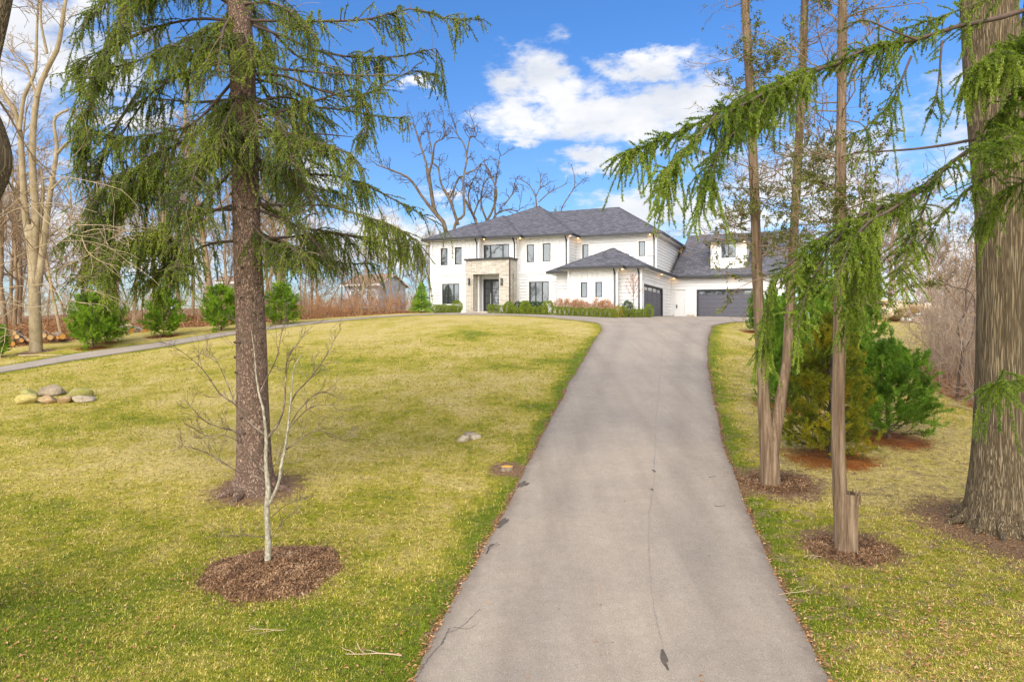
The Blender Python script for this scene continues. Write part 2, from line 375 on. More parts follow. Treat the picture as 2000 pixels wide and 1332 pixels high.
# ------------------------------------------------------------------ driveway outline (world metres, clockwise)
def pg(px, d): return ((px - 1000) / F * d, d)
LEFT = [(-1.45, 3), (-1.3, 5.5), (-1.13, 7.7), (-.58, 11), (.43, 16.3), (1.2, 20), (2.62, 26.3), (3.95, 32.5), (4.75, 36), pg(1173, 37.6), pg(1166, 38.8),
        pg(1150, 39.4), pg(1125, 39.9), pg(1090, 40.7), pg(1040, 41.8), pg(1000, 42.8), pg(950, 44.0), pg(850, 46.3), pg(750, 46.6), pg(652, 44.4), pg(517, 41.2), pg(450, 38.9), pg(300, 35.0),
        pg(150, 31.9), pg(0, 28.9), pg(-250, 25.5), pg(-500, 24)]
BACK = [pg(-500, 25.6), pg(-250, 27.1), pg(0, 30.7), pg(150, 33.8), pg(300, 37.0), pg(450, 41.0), pg(517, 43.3), pg(652, 46.9), pg(750, 49.3), pg(850, 50.3), pg(950, 49.2),
        pg(1010, 47.2), pg(1100, 44.8), pg(1204, 43.9), pg(1255, 44.3), pg(1266, 45.5)]
RIGHT_TOP = [pg(1320, 55.5), (19.5, 50.2), (20.5, 48.5), (19.0, 45), pg(1500, 43), pg(1450, 41.8), pg(1415, 40.3), pg(1392, 38.6), (10.75, 36.8), (9.3, 32.5), (7.56, 26.3), (6.0, 20), (5.14, 16.3), (4.13, 11),
         (3.58, 7.7), (3.3, 5.5), (3.1, 3)]
def curve2(p, n): return [tuple(q[:2]) for q in spline([(a, b, 0) for a, b in p], n)]
OUT = curve2(LEFT, 230) + curve2(BACK, 110) + [tuple(RIGHT_TOP[0])] + curve2(RIGHT_TOP[1:], 130)
OUTA = np.array(OUT)
_r = np.random.RandomState(3)
_w = np.convolve(_r.randn(len(OUTA)), np.ones(3) / 3, 'same') * .025
OUTA = OUTA + np.stack([_w, np.roll(_w, 7) * .3], 1)
def inside(P, poly):
    x, y = P[:, 0], P[:, 1]; r = np.zeros(len(P), bool); n = len(poly)
    for i in range(n):
        x0, y0 = poly[i]; x1, y1 = poly[(i + 1) % n]
        if y0 == y1: continue
        c = ((y0 > y) != (y1 > y)) & (x < (x1 - x0) * (y - y0) / (y1 - y0) + x0); r ^= c
    return r
def edge_dist(P, poly, closed=True):
    poly = np.asarray(poly); n = len(poly) - (0 if closed else 1); best = np.full(len(P), 1e9)
    for i in range(n):
        a = poly[i]; b = poly[(i + 1) % len(poly)]; ab = b - a; t = np.clip(((P - a) @ ab) / (ab @ ab + 1e-9), 0, 1)
        best = np.minimum(best, np.linalg.norm(P - (a + t[:, None] * ab), axis=1))
    return best
def sheet(name, poly, m, lift, step=.5, thick=.08, **kw):
    poly = np.asarray(poly); x0, y0 = poly.min(0); x1, y1 = poly.max(0)
    gx, gy = np.meshgrid(np.arange(x0, x1, step), np.arange(y0, y1, step)); G = np.stack([gx.ravel(), gy.ravel()], 1)
    G = G[inside(G, poly)]; ed = edge_dist(G, poly); G = G[ed > step * .3]; ed = ed[ed > step * .3]
    vs = [Vector(p) for p in poly] + [Vector(p) for p in G]; n = len(poly)
    v, e, f, _, _, _ = delaunay_2d_cdt(vs, [(i, (i + 1) % n) for i in range(n)], [], 1, 1e-4)
    V2 = np.array([(a.x, a.y) for a in v]); Z = GZ(V2[:, 0], V2[:, 1]) + lift
    D = edge_dist(V2, poly); mb = MB(); V = np.column_stack([V2, Z])
    fs = []
    for t in f:
        a, b, c = V2[t[0]], V2[t[1]], V2[t[2]]
        s = (b[0] - a[0]) * (c[1] - a[1]) - (b[1] - a[1]) * (c[0] - a[0]); fs.append(t if s > 0 else t[::-1])
    mb.add(V, np.array(fs), np.clip(D, 0, 1), smooth=True)
    zt = GZ(poly[:, 0], poly[:, 1]) + lift; k = np.arange(n); k2 = (k + 1) % n
    mb.add(np.vstack([np.column_stack([poly, zt]), np.column_stack([poly, zt - thick])]), np.stack([k, k2, k2 + n, k + n], 1), 0)
    o = mb.build(name, m); a = o.data.attributes.new('dist', 'FLOAT', 'POINT'); a.data.foreach_set('value', np.concatenate([D, np.zeros(2 * n)]).astype(np.float32)); return o

# ------------------------------------------------------------------ ground sheet
def axis(a, b, s, far):
    c = list(np.arange(a, b + 1e-6, s)); g = s; lo = [a]; 
    while lo[-1] > -far: g *= 1.25; lo.append(lo[-1] - g)
    g = s; hi = [b]
    while hi[-1] < far: g *= 1.25; hi.append(hi[-1] + g)
    return np.array(lo[:0:-1] + c + hi[1:])
WOODS = np.array([pg(-500, 30.5), pg(-100, 34.5), pg(0, 36.5), pg(110, 38.5), pg(240, 41.8), pg(330, 44.5), pg(450, 45.4), pg(560, 47), pg(700, 50.5), pg(810, 54), pg(860, 64), pg(900, 90), (-6, 400), (-400, 400), (-400, 10)])
WOODS_R = np.array([pg(1800, 26), pg(1790, 30), pg(1850, 40), pg(1860, 52), pg(1700, 58), (18, 62), (14, 90), (14, 400), (400, 400), (400, 5), pg(2500, 14), pg(2100, 19), pg(1950, 21.5), pg(1870, 23.5)])
def ground_masks(X, Y):
    P = np.stack([X, Y], 1)
    lit = np.zeros(len(P)); near = (np.abs(X) < 90) & (Y > -5) & (Y < 140)
    for w in (WOODS, WOODS_R):
        ins = inside(P, w); d = np.full(len(P), 5.); d[near] = edge_dist(P[near], w); lit = np.maximum(lit, np.where(ins, .5 + np.clip(d, 0, 2) * .5, .5 - np.clip(d, 0, 1) * .9))
    lit = np.clip(lit, 0, 1.6)
    de = np.full(len(P), 9.); q = near & (Y < 60); de[q] = edge_dist(P[q], OUTA)
    green = np.exp(-(de / .5) ** 2) * 1.3
    u = 1000 + F * X / np.maximum(Y, 5)
    green += .55 * np.clip((15 - Y) / 8, 0, 1) * (X < 2) - .25 * np.clip((Y - 30) / 8, 0, 1) - .12 * np.exp(-((Y - 19) / 2.5) ** 2) * (u < 600)
    for (gx_, gy_, gr, ga) in [(-12, 20.6, 2.2, .9), (-6.5, 9, 2.0, .6), (-2.2, 8.5, 1.6, .6), (4.9, 9.3, 1.1, .7), (5.3, 12.3, 1.2, .7), (-8, 13, 2.5, .5), (-2.5, 34, 1.5, .8), (-9, 27, 3, .4), (.5, 21, .6, 1.0), (1.5, 27, 2, .4)]:
        green += ga * np.exp(-(((X - gx_) / gr) ** 2 + ((Y - gy_) / (gr * .8)) ** 2))
    green += -.4 * (u > 1500) * np.clip((Y - 11) / 5, 0, 1)
    soil = np.zeros(len(P))
    for (bx, by, r) in SOIL: soil = np.maximum(soil, 1.25 - np.hypot(X - bx, Y - by) / r * .75)
    soil = np.maximum(soil, 1.05 - de * 6.5)
    soil = np.maximum(soil, .62 * np.exp(-(((X - 9.5) / 2.6) ** 2 + ((Y - 9.6) / 1.6) ** 2)))
    return lit, green, np.clip(soil, 0, 1.2)
SPRUCE = on_ground(497, 957); SAPL = on_ground(523, 1112); CEDAR1 = on_ground(1506, 944); CEDAR2 = on_ground(1651, 1074); OAK = on_ground(1950, 1030)
BEECH = on_ground(70, 687); STUMP = on_ground(990, 916)
SOIL = [(SPRUCE[0], SPRUCE[1] + .1, 1.05), (CEDAR1[0] + .15, CEDAR1[1], 1.0), (CEDAR2[0] + .1, CEDAR2[1] + .1, .85), (OAK[0], OAK[1], 1.5), (OAK[0] + .2, OAK[1] - .7, 1.4), (BEECH[0], BEECH[1], .9), (STUMP[0], STUMP[1], .5)]
for _p, _r in (((1622, 897), .85), ((1735, 857), .85), ((1535, 795), .8), ((181, 680), .6), ((320, 657), .6)): _q = on_ground(*_p); SOIL.append((_q[0] + .1, _q[1] - .05, _r))
xs = axis(-32, 32, .25, 900); ys = axis(3, 64, .25, 900)
gx, gy = np.meshgrid(xs, ys); X = gx.ravel(); Y = gy.ravel(); nx = len(xs)
mb = MB(); Zg = GZ(X, Y)
# the ground dips just under the paved sheet so the two never share a plane
i = np.arange(len(ys) - 1)[:, None]; j = np.arange(nx - 1)[None]
mb.add(np.column_stack([X, Y, Zg]), np.stack([i * nx + j, i * nx + j + 1, (i + 1) * nx + j + 1, (i + 1) * nx + j], -1).reshape(-1, 4), smooth=True)
ground = mb.build('ground', m_ground()); tag(ground, kind='structure')
lit, green, soil = ground_masks(X, Y)
_u = 1000 + F * X / np.maximum(Y, 5)
bare_ = np.clip((_u - 1380) / 150, 0, 1) * .85 * (Y < 30)
for nme, arr in (('litter', lit), ('green', green), ('soil', soil), ('bare', bare_)):
    a = ground.data.attributes.new(nme, 'FLOAT', 'POINT'); a.data.foreach_set('value', arr.astype(np.float32))
M_ASPH = m_asphalt()
drive = tag(sheet('driveway', OUTA, M_ASPH, .022), kind='structure')
# dark damp stains on the drive
def blob(cx, cy, rx, ry, rot, seed, n=22):
    r = np.random.RandomState(seed); a = np.linspace(0, 2 * math.pi, n, endpoint=False); k = 1 + .6 * np.convolve(np.tile(r.randn(n), 3), np.ones(3) / 3, 'same')[n:2 * n]
    x = rx * k * np.cos(a); y = ry * k * np.sin(a); c, s_ = math.cos(rot), math.sin(rot); return np.stack([cx + x * c - y * s_, cy + x * s_ + y * c], 1)
m_stain = plain('damp_asphalt', (.10, .08, .062), .9, 12, .3)
for k, (px, py, rx, ry, rot) in enumerate([(1298, 1293, .03, .17, .0), (1277, 922, .03, .10, 0), (1274, 958, .025, .09, 0), (1021, 948, .09, .26, -.3), (983, 1022, .08, .24, -.35)]):
    p = on_ground(px, py); o = sheet('stain', blob(p[0], p[1], rx, ry, rot, k), m_stain, .027, .1, .003); o['kind'] = 'structure'

def strip(pts, w0, seed, m, name='crack', lift=.026):
    P = np.array([on_ground(*p)[:2] for p in pts]); P = np.array([q[:2] for q in spline(np.column_stack([P, np.zeros(len(P))]), 40)]); r = np.random.RandomState(seed)
    T = np.gradient(P, axis=0); T /= np.linalg.norm(T, axis=1, keepdims=True); Nn = np.column_stack([-T[:, 1], T[:, 0]]); P = P + Nn * (r.randn(40, 1) * w0 * .9); w = w0 * (.35 + np.abs(np.convolve(r.randn(40), np.ones(3) / 2, 'same')))[:, None]; w[0] = w[-1] = w0 * .1
    o = sheet(name, np.vstack([P + Nn * w, (P - Nn * w)[::-1]]), m, lift, .2, .002); o['kind'] = 'structure'
m_crack = plain('crack_fill', (.13, .105, .09), .9, 12, .3); m_seam = plain('worn_seam', (.272, .23, .192), .85, 30, .35)
strip([(812, 1330), (838, 1288), (862, 1262), (872, 1240), (880, 1230)], .007, 1, m_crack); strip([(872, 1240), (900, 1228), (925, 1205), (938, 1192)], .004, 2, m_crack); strip([(885, 1228), (915, 1232), (930, 1222)], .003, 3, m_crack)
strip([(1283, 800), (1279, 880), (1276, 950), (1268, 1010), (1266, 1060)], .009, 4, m_seam, 'seam'); strip([(1266, 1050), (1270, 1120), (1277, 1190), (1288, 1240), (1296, 1280)], .008, 5, m_seam, 'seam'); strip([(1300, 650), (1292, 700), (1287, 760), (1283, 810)], .008, 6, m_seam, 'seam')
# ------------------------------------------------------------------ mown grass near the viewer
rg = np.random.RandomState(11); NG = 330000
u = rg.uniform(-120, 2120, NG); inv = rg.uniform(1 / 34., 1 / 6.6, NG); d = 1 / inv
gxx = (u - 1000) / F * d; P2 = np.stack([gxx, d], 1)
lit_, gr_, so_ = ground_masks(gxx, d)
keep = ~inside(P2, OUTA) & (so_ < .45 + rg.rand(NG) * .3) & (lit_ < .5)
edge = edge_dist(P2[keep], OUTA); gxx = gxx[keep]; d = d[keep]; gr_ = gr_[keep]; N = len(d)
h = (.020 + .028 * rg.rand(N)) * (.7 + d / 16); w = .0042 * (.6 + d / 9); az = rg.uniform(0, 2 * math.pi, N); lean = rg.uniform(.75, 1.52, N)
zz = GZ(gxx, d) - .004
B0 = np.column_stack([gxx, d, zz]); dx = np.column_stack([np.cos(az), np.sin(az), np.zeros(N)]); wv = np.column_stack([-np.sin(az), np.cos(az), np.zeros(N)]) * w[:, None]
tip = B0 + dx * (h * np.sin(lean))[:, None] + np.column_stack([np.zeros(N), np.zeros(N), h * np.cos(lean) + .006])
V = np.stack([B0 - wv, B0 + wv, tip], 1).reshape(-1, 3)
mb = MB(); rr = rg.rand(N); mb.add(V, np.arange(3 * N).reshape(-1, 3), np.repeat(rr, 3))
grass = tag(mb.build('lawn_grass', m_grass()), 'short yellow green dormant lawn grass covering the slope', 'grass', kind='stuff')
a = grass.data.attributes.new('green', 'FLOAT', 'POINT'); a.data.foreach_set('value', np.repeat(gr_, 3).astype(np.float32))

# fallen leaves: small bent brown sheets
def leaves(name, pts, size, m, rs, lift=.01):
    N = len(pts); az = rs.uniform(0, 6.28, N); s = size * rs.uniform(.5, 1.3, N); t = rs.uniform(-.7, .7, (N, 2))
    e1 = np.column_stack([np.cos(az), np.sin(az), t[:, 0] * .5]); e2 = np.column_stack([-np.sin(az), np.cos(az), t[:, 1] * .5]); c = np.asarray(pts) + np.array([0, 0, lift])
    s = s[:, None]; up = np.array([[0, 0, .25]])
    V = np.stack([c - e1 * s, c - e2 * s * .5 + up * s, c + e1 * s, c + e2 * s * .5 + up * s], 1).reshape(-1, 3)
    mb = MB(); mb.add(V, np.arange(4 * N).reshape(-1, 4), np.repeat(rs.rand(N), 4)); return mb.build(name, m)
m_leaf = leafmat('dry_leaf', [(.1, (.16, .08, .03)), (.4, (.36, .18, .07)), (.7, (.52, .30, .14)), (.95, (.62, .48, .30))], .15, 2)
N = 26000; u = rg.uniform(-100, 2100, N); d = 1 / rg.uniform(1 / 30., 1 / 6.6, N); x = (u - 1000) / F * d; P2 = np.stack([x, d], 1)
ins = inside(P2, OUTA); dens = np.clip((np.sin(x * 1.1 + 2) * np.sin(d * .9) + .6), 0, 2) * .5
de = edge_dist(P2, OUTA); keep = (ins & (rg.rand(N) < .004)) | (~ins & ((rg.rand(N) < dens * .5 * (1 + 1.6 * (u > 1450))) | ((de < .16) & (rg.rand(N) < 1))))
x = x[keep]; d = d[keep]
ex = []                       # drifts of leaves along both kerbless edges
for k in range(2600):
    t = rg.randint(0, 55) if rg.rand() < .5 else rg.randint(len(OUTA) - 62, len(OUTA) - 1)
    p = OUTA[t] + (OUTA[t + 1] - OUTA[t]) * rg.rand() if t + 1 < len(OUTA) else OUTA[t]
    s = -1 if t < 200 else 1; ex.append((p[0] + s * abs(rg.randn()) * .06 - s * .03, p[1]))
ex = np.array(ex); x = np.concatenate([x, ex[:, 0]]); d = np.concatenate([d, ex[:, 1]])
on = inside(np.stack([x, d], 1), OUTA)
lf = leaves('fallen_leaves', np.column_stack([x, d, GZ(x, d) + np.where(on, .024, .016)]), .026, m_leaf, rg)
tag(lf, 'brown fallen leaves scattered over the lawn and drive edges', 'leaves', kind='stuff')
# leaf carpet under the woods
N = 60000; u = rg.uniform(-250, 860, N); d = rg.uniform(30, 62, N); x = (u - 1000) / F * d; k = inside(np.stack([x, d], 1), WOODS); x = x[k]; d = d[k]
lc = leaves('leaf_litter', np.column_stack([x, d, GZ(x, d)]), .11, m_leaf, rg, .02); tag(lc, 'rusty brown leaf litter on the floor of the left woods', 'leaf litter', kind='stuff')
N = 14000; u = rg.uniform(1700, 2200, N); d = rg.uniform(17, 50, N); x = (u - 1000) / F * d; k = inside(np.stack([x, d], 1), WOODS_R); x = x[k]; d = d[k]
lc = leaves('leaf_litter', np.column_stack([x, d, GZ(x, d)]), .07, m_leaf, rg, .02); tag(lc, 'brown leaf litter under the thicket on the right', 'leaf litter', kind='stuff')
# ------------------------------------------------------------------ the house
# local frame: u along the front (to the right and nearer), v away from the viewer; z measured from the lens, minus HB
HB = .8; ANG = math.atan(.4348); ca, sa = math.cos(ANG), math.sin(ANG); OX, OY = 4.29, 52.0
def lu(px, v):      # u of a point seen at column px lying on front plane v
    k = (px - 1000) / F; return (k * (OY + ca * v) - OX - sa * v) / (ca + k * sa)
def lv(px, u_):     # v of a point seen at column px on the side plane u
    k = (px - 1000) / F; return (k * (OY - sa * u_) - OX - ca * u_) / (sa - k * ca)
def dep(u_, v): return OY - sa * u_ + ca * v
def lz(py, u_, v): return (HOR - py) / F * dep(u_, v) - HB
house = empty('house', (OX, OY, HB), 'large white two storey house with dark grey hipped roofs at the top of the drive', 'house', rz=-ANG)

def m_siding():
    m, nt, b = mat('white_siding'); b.inputs['Roughness'].default_value = .55
    f = noise(nt, 2.5, 5, .6, stretch=(1, 1, 6)); nt.links.new(ramp(nt, f, [(.3, (.60, .605, .62)), (.7, (.67, .675, .69))]), b.inputs['Base Color']); return m
def m_roof():
    m, nt, b = mat('roof_shingle'); b.inputs['Roughness'].default_value = .9; b.inputs['Specular IOR Level'].default_value = .2
    t = nd(nt, 'ShaderNodeTexCoord')
    # shingle courses follow the height, tabs the plan position
    sx = nd(nt, 'ShaderNodeSeparateXYZ'); nt.links.new(t.outputs['Object'], sx.inputs[0])
    s = mth(nt, 'ADD', sx.outputs['X'], sx.outputs['Y'])
    cb = nd(nt, 'ShaderNodeCombineXYZ'); nt.links.new(s, cb.inputs['X']); nt.links.new(mth(nt, 'MULTIPLY', sx.outputs['Z'], 2.2), cb.inputs['Y'])
    br = nd(nt, 'ShaderNodeTexBrick'); br.offset = .37; nt.links.new(cb.outputs[0], br.inputs['Vector'])
    br.inputs['Color1'].default_value = (.075, .077, .092, 1); br.inputs['Color2'].default_value = (.155, .155, .178, 1); br.inputs['Mortar'].default_value = (.05, .05, .06, 1)
    br.inputs['Scale'].default_value = 1; br.inputs['Mortar Size'].default_value = .012; br.inputs['Brick Width'].default_value = .30; br.inputs['Row Height'].default_value = .15; br.inputs['Bias'].default_value = -.1
    f = noise(nt, 9, 5, .7, vec=cb.outputs[0]); c = mix(nt, .8, br.outputs['Color'], ramp(nt, f, [(.3, (.65, .65, .68)), (.7, (1.5, 1.45, 1.4))]), 'MULTIPLY')
    nt.links.new(c, b.inputs['Base Color']); bump(nt, b, br.outputs['Fac'], .02, -.6); return m
def m_stone():
    m, nt, b = mat('ledger_stone'); b.inputs['Roughness'].default_value = .85
    t = nd(nt, 'ShaderNodeTexCoord'); sx = nd(nt, 'ShaderNodeSeparateXYZ'); nt.links.new(t.outputs['Object'], sx.inputs[0])
    cb = nd(nt, 'ShaderNodeCombineXYZ'); nt.links.new(mth(nt, 'ADD', sx.outputs['X'], sx.outputs['Y']), cb.inputs['X']); nt.links.new(sx.outputs['Z'], cb.inputs['Y'])
    br = nd(nt, 'ShaderNodeTexBrick'); br.offset = .43; br.squash = .7; nt.links.new(cb.outputs[0], br.inputs['Vector'])
    br.inputs['Color1'].default_value = (.42, .385, .34, 1); br.inputs['Color2'].default_value = (.58, .555, .515, 1); br.inputs['Mortar'].default_value = (.29, .27, .24, 1)
    br.inputs['Scale'].default_value = 1; br.inputs['Mortar Size'].default_value = .008; br.inputs['Brick Width'].default_value = .42; br.inputs['Row Height'].default_value = .10; br.inputs['Bias'].default_value = .1
    f = noise(nt, 3.5, 6, .65, vec=cb.outputs[0], stretch=(1, 3, 1)); c = mix(nt, .8, br.outputs['Color'], ramp(nt, f, [(.3, (.75, .72, .68)), (.7, (1.3, 1.28, 1.25))]), 'MULTIPLY')
    nt.links.new(c, b.inputs['Base Color']); bump(nt, b, mth(nt, 'ADD', mth(nt, 'MULTIPLY', br.outputs['Fac'], -1), f), .04); return m
def m_glass():
    m, nt, b = mat('window_glass'); b.inputs['Roughness'].default_value = .03
    b.inputs['Base Color'].default_value = (.15, .17, .19, 1); b.inputs['Metallic'].default_value = .8
    f = noise(nt, .8, 2, .5); bump(nt, b, f, .02, .35); return m
M_SID = m_siding(); M_ROOF = m_roof(); M_STONE = m_stone(); M_GLASS = m_glass()
M_BLK = plain('black_trim', (.018, .019, .024), .45, 8, .2); M_WHT = plain('white_trim', (.66, .665, .68), .5, 4, .03); M_SOF = plain('white_soffit', (.72, .72, .72), .6, 4, .03)
M_GAR = plain('charcoal_door', (.065, .066, .092), .5, 5, .12); M_CONC = plain('foundation', (.42, .36, .30), .85, 9, .25, bm=.01)
m_, nt_, b_ = mat('warm_lamp'); b_.inputs['Base Color'].default_value = (1, .8, .5, 1); b_.inputs['Emission Color'].default_value = (1, .60, .22, 1); b_.inputs['Emission Strength'].default_value = 3.5; M_LAMP = m_

def wall(p0, p1, z0, z1, holes=(), style='lap', ext=.235, parent=None, name='wall'):
    p0 = np.array(p0, float); p1 = np.array(p1, float); L = np.linalg.norm(p1 - p0); d = (p1 - p0) / L; nn = np.array((d[1], -d[0]))
    us = sorted({0., L} | {min(max(h[k], 0), L) for h in holes for k in (0, 1)})
    zb = sorted({z0, z1} | ({h[k] for h in holes for k in (2, 3)}))
    if style == 'lap': zb = sorted(set(zb) | {z for z in np.arange(0, 12, ext) if z0 < z < z1})
    mb = MB(); V = []; Q = []
    def quad(pts): V.extend(pts); Q.append([len(V) - 4, len(V) - 3, len(V) - 2, len(V) - 1])
    def P(s, z, o): q = p0 + d * s + nn * o; return (q[0], q[1], z)
    def off(z, top):
        if style != 'lap': return 0.
        k = (z / ext) % 1.0
        if top and k < 1e-4: k = 1.
        if not top and k > 1 - 1e-4: k = 0.
        return .05 * (1 - k)
    for a, b in zip(us[:-1], us[1:]):
        for c, e in zip(zb[:-1], zb[1:]):
            if b - a < 1e-4 or e - c < 1e-4: continue
            mu, mz = (a + b) / 2, (c + e) / 2
            if any(h[0] < mu < h[1] and h[2] < mz < h[3] for h in holes): continue
            g_ = min(.016, (e - c) * .4) if style == 'lap' else 0.     # shadow gap under each board
            quad([P(a, c + g_, off(c, 0)), P(b, c + g_, off(c, 0)), P(b, e, off(e, 1)), P(a, e, off(e, 1))])
            if g_: quad([P(a, c + g_, .0), P(b, c + g_, .0), P(b, c + g_, off(c, 0)), P(a, c + g_, off(c, 0))]); quad([P(a, c, 0.), P(b, c, 0.), P(b, c + g_, 0.), P(a, c + g_, 0.)])
    for h in holes:
        a, b, c, e = h[:4]
        for (q) in ([P(a, c, -.16), P(a, e, -.16), P(a, e, .03), P(a, c, .03)], [P(b, c, .03), P(b, e, .03), P(b, e, -.16), P(b, c, -.16)],
                    [P(a, e, -.16), P(b, e, -.16), P(b, e, .03), P(a, e, .03)], [P(a, c, .03), P(b, c, .03), P(b, c, -.16), P(a, c, -.16)]): quad(q)
    mb.add(V, Q)
    if style == 'batten':
        for s in np.arange(.2, L, .36):
            zc = z0
            hs = sorted([(h[2] - .1, h[3] + .1) for h in holes if h[0] - .12 < s < h[1] + .12]); lo = z0
            for (a, b) in hs + [(z1, z1)]:
                if a - lo > .1: mb.obox(p0, d, s - .025, s + .025, 0, .05, lo, a)
                lo = b
    return mb.build(name, M_SID, parent or house)
def window(p0, d, s0, s1, z0, z1, cols=1, fr=.055, splits=None, parent=None, trim=True, name='window'):
    f = MB(); a, b = s0, s1; y0, y1 = -.07, .035
    f.obox(p0, d, a, a + fr, y0, y1, z0, z1); f.obox(p0, d, b - fr, b, y0, y1, z0, z1)
    f.obox(p0, d, a + fr, b - fr, y0, y1, z0, z0 + fr); f.obox(p0, d, a + fr, b - fr, y0, y1, z1 - fr, z1)
    sp = splits if splits is not None else [k / cols for k in range(1, cols)]
    for k in sp:
        c = a + (b - a) * k; f.obox(p0, d, c - fr * .5, c + fr * .5, y0, y1 - .006, z0 + fr, z1 - fr)
    if trim:
        t = MB(); w = .085
        t.obox(p0, d, a - w, a, 0, .03, z0 - w, z1 + w); t.obox(p0, d, b, b + w, 0, .03, z0 - w, z1 + w)
        t.obox(p0, d, a, b, 0, .03, z1, z1 + w); t.obox(p0, d, a - .02, b + .02, 0, .05, z0 - w, z0)
    o = f.build(name, M_BLK, parent or house)
    g = MB(); g.obox(p0, d, a + fr * .9, b - fr * .9, -.05, -.03, z0 + fr * .9, z1 - fr * .9); g.build('pane', M_GLASS, o)
    if trim: t.build('sill', M_WHT, o)
    return o
def winpx(px0, px1, py0, py1, plane, side=False, u0=0, **k):
    """window rectangle from its outline; plane = v (front) or u (side); returns wall-relative (s0,s1,z0,z1)"""
    a, b = lu(px0, plane), lu(px1, plane); m = (a + b) / 2
    return (a - u0, b - u0, lz(py1, m, plane), lz(py0, m, plane))
def hip(parts, u0, u1, v0, v1, z0, ps, pf, gable=False):
    """hipped roof block: thin dark fascia, white soffit below, shingled slopes above"""
    hu, hv = (u1 - u0) / 2, (v1 - v0) / 2; rise = min(hu * ps, hv * pf); du = rise / ps; dv = rise / pf
    z1 = z0 + rise
    e = [(u0, v0), (u1, v0), (u1, v1), (u0, v1)]
    if abs(hu - du) < 1e-6 or hu * ps <= hv * pf: r = [((u0 + u1) / 2, v0 + dv), ((u0 + u1) / 2, v1 - dv)]; F4 = [(0, 1, 4), (1, 2, 5, 4), (2, 3, 5), (3, 0, 4, 5)]
    else: r = [(u0 + du, (v0 + v1) / 2), (u1 - du, (v0 + v1) / 2)]; F4 = [(0, 1, 5, 4), (1, 2, 5), (2, 3, 4, 5), (3, 0, 4)]
    V = [(a, b, z0) for a, b in e] + [(a, b, z1) for a, b in r]
    for f in F4:
        parts[0].add([V[k] for k in f], [list(range(len(f)))])
    # ridge and hip caps
    for (i, j) in ((0, 4), (1, 4 if F4[0] == (0, 1, 4) else 5), (4, 5)):
        a = np.array(V[i]); b = np.array(V[j])
        if np.linalg.norm(b - a) > .3: tubes(parts[3], [np.array([a + (0, 0, .0), b + (0, 0, .0)])], [[.05, .05]], 6)
    g = parts[1]; t = .12; h = .17
    g.box(u0 - t, u1 + t, v0 - t, v0, z0 - h, z0 + .01); g.box(u0 - t, u1 + t, v1, v1 + t, z0 - h, z0 + .01)
    g.box(u0 - t, u0, v0, v1, z0 - h, z0 + .01); g.box(u1, u1 + t, v0, v1, z0 - h, z0 + .01)
    parts[2].box(u0 + .005, u1 - .005, v0 + .005, v1 - .005, z0 - .165, z0 - .13)
E1 = (1., 0.); RS = (0., 1.)      # front walls run along +u, right-hand side walls run along +v
ZE = 7.0 - HB; ZG = 3.95 - HB
roofp = [MB(), MB(), MB(), MB()]
ps, pf = .64, .433
hip(roofp, -11.76, .40, -.50, 17.8, ZE, ps, pf)
hip(roofp, -11.79, -3.60, -1.05, 15.0, ZE + .004, ps, pf)
hip(roofp, -11.82, -6.60, -1.60, 14.0, ZE + .008, ps, pf)
hip(roofp, -10.4, 6.80, 1.24, 16.7, ZE + .002, ps, pf)
hip(roofp, -.50, 7.10, -3.10, 12.0, ZG, .5, .5)
hip(roofp, 1.30, 5.60, -5.70, 6.0, ZG + .006, .5, .5)
hip(roofp, 1.36, 7.12, -5.10, 8.0, ZG + .003, .5, .5)
roof = roofp[0].build('roof', M_ROOF, house); roofp[1].build('gutter', M_BLK, roof); roofp[2].build('soffit', M_SOF, roof); roofp[3].build('ridge_cap', M_ROOF, roof)
# garage wing: steep gable roof running along u
gw = MB(); a0, a1, v0, vr, v1 = 6.7, 15.9, 5.45, 14.5, 23.5; zr = ZG + .48 * (vr - v0)
gw.add([(a0, v0, ZG), (a1, v0, ZG), (a1, vr, zr), (a0, vr, zr)], [(0, 1, 2, 3)]); gw.add([(a0, vr, zr), (a1, vr, zr), (a1, v1, ZG), (a0, v1, ZG)], [(0, 1, 2, 3)])
wing = gw.build('roof', M_ROOF, house)
g = MB(); g.box(7.2, a1 + .1, v0 - .12, v0, ZG - .17, ZG + .01); g.box(7.12, a1, v0 + .01, v0 + .55, ZG - .16, ZG - .12)
g.add([(a1, v0, ZG - .15), (a1, vr, zr - .15), (a1 + .1, vr, zr - .15), (a1 + .1, v0, ZG - .15), (a1, v0, ZG + .02), (a1, vr, zr + .02), (a1 + .1, vr, zr + .02), (a1 + .1, v0, ZG + .02)], [(0, 1, 2, 3), (4, 7, 6, 5), (3, 2, 6, 7), (0, 4, 5, 1)])
g.build('gutter', M_BLK, wing)

# --- walls: block C (left), E (entry), A (centre), B (right upper), garage blocks
uC0, uC1 = -11.33, lu(935, -1.1); uE1 = lu(1009, -.55); VC, VE, VA, VBk = -1.1, -.55, 0., 1.74
zs = 3.25             # storey band height above HB
zt = ZE - .14
def mk(p0, wins): return [w[:4] for w in wins]
# C
w1 = winpx(861, 874.5, 485, 518.5, VC, u0=uC0); w2 = winpx(888.5, 902, 483, 517, VC, u0=uC0); w3 = winpx(864, 897.5, 554.5, 594, VC, u0=uC0)
wall((uC0, VC), (uC1, VC), -.6, zs, [w3]); wall((uC0, VC), (uC1, VC), zs + .22, zt, [w1, w2], 'batten')
for w in (w1, w2): window((uC0, VC), E1, *w)
window((uC0, VC), E1, *w3, cols=3)
wall((uC1, VC), (uC1, 1.0), -.6, zt); wall((uC0, 14), (uC0, VC), -.6, zt)
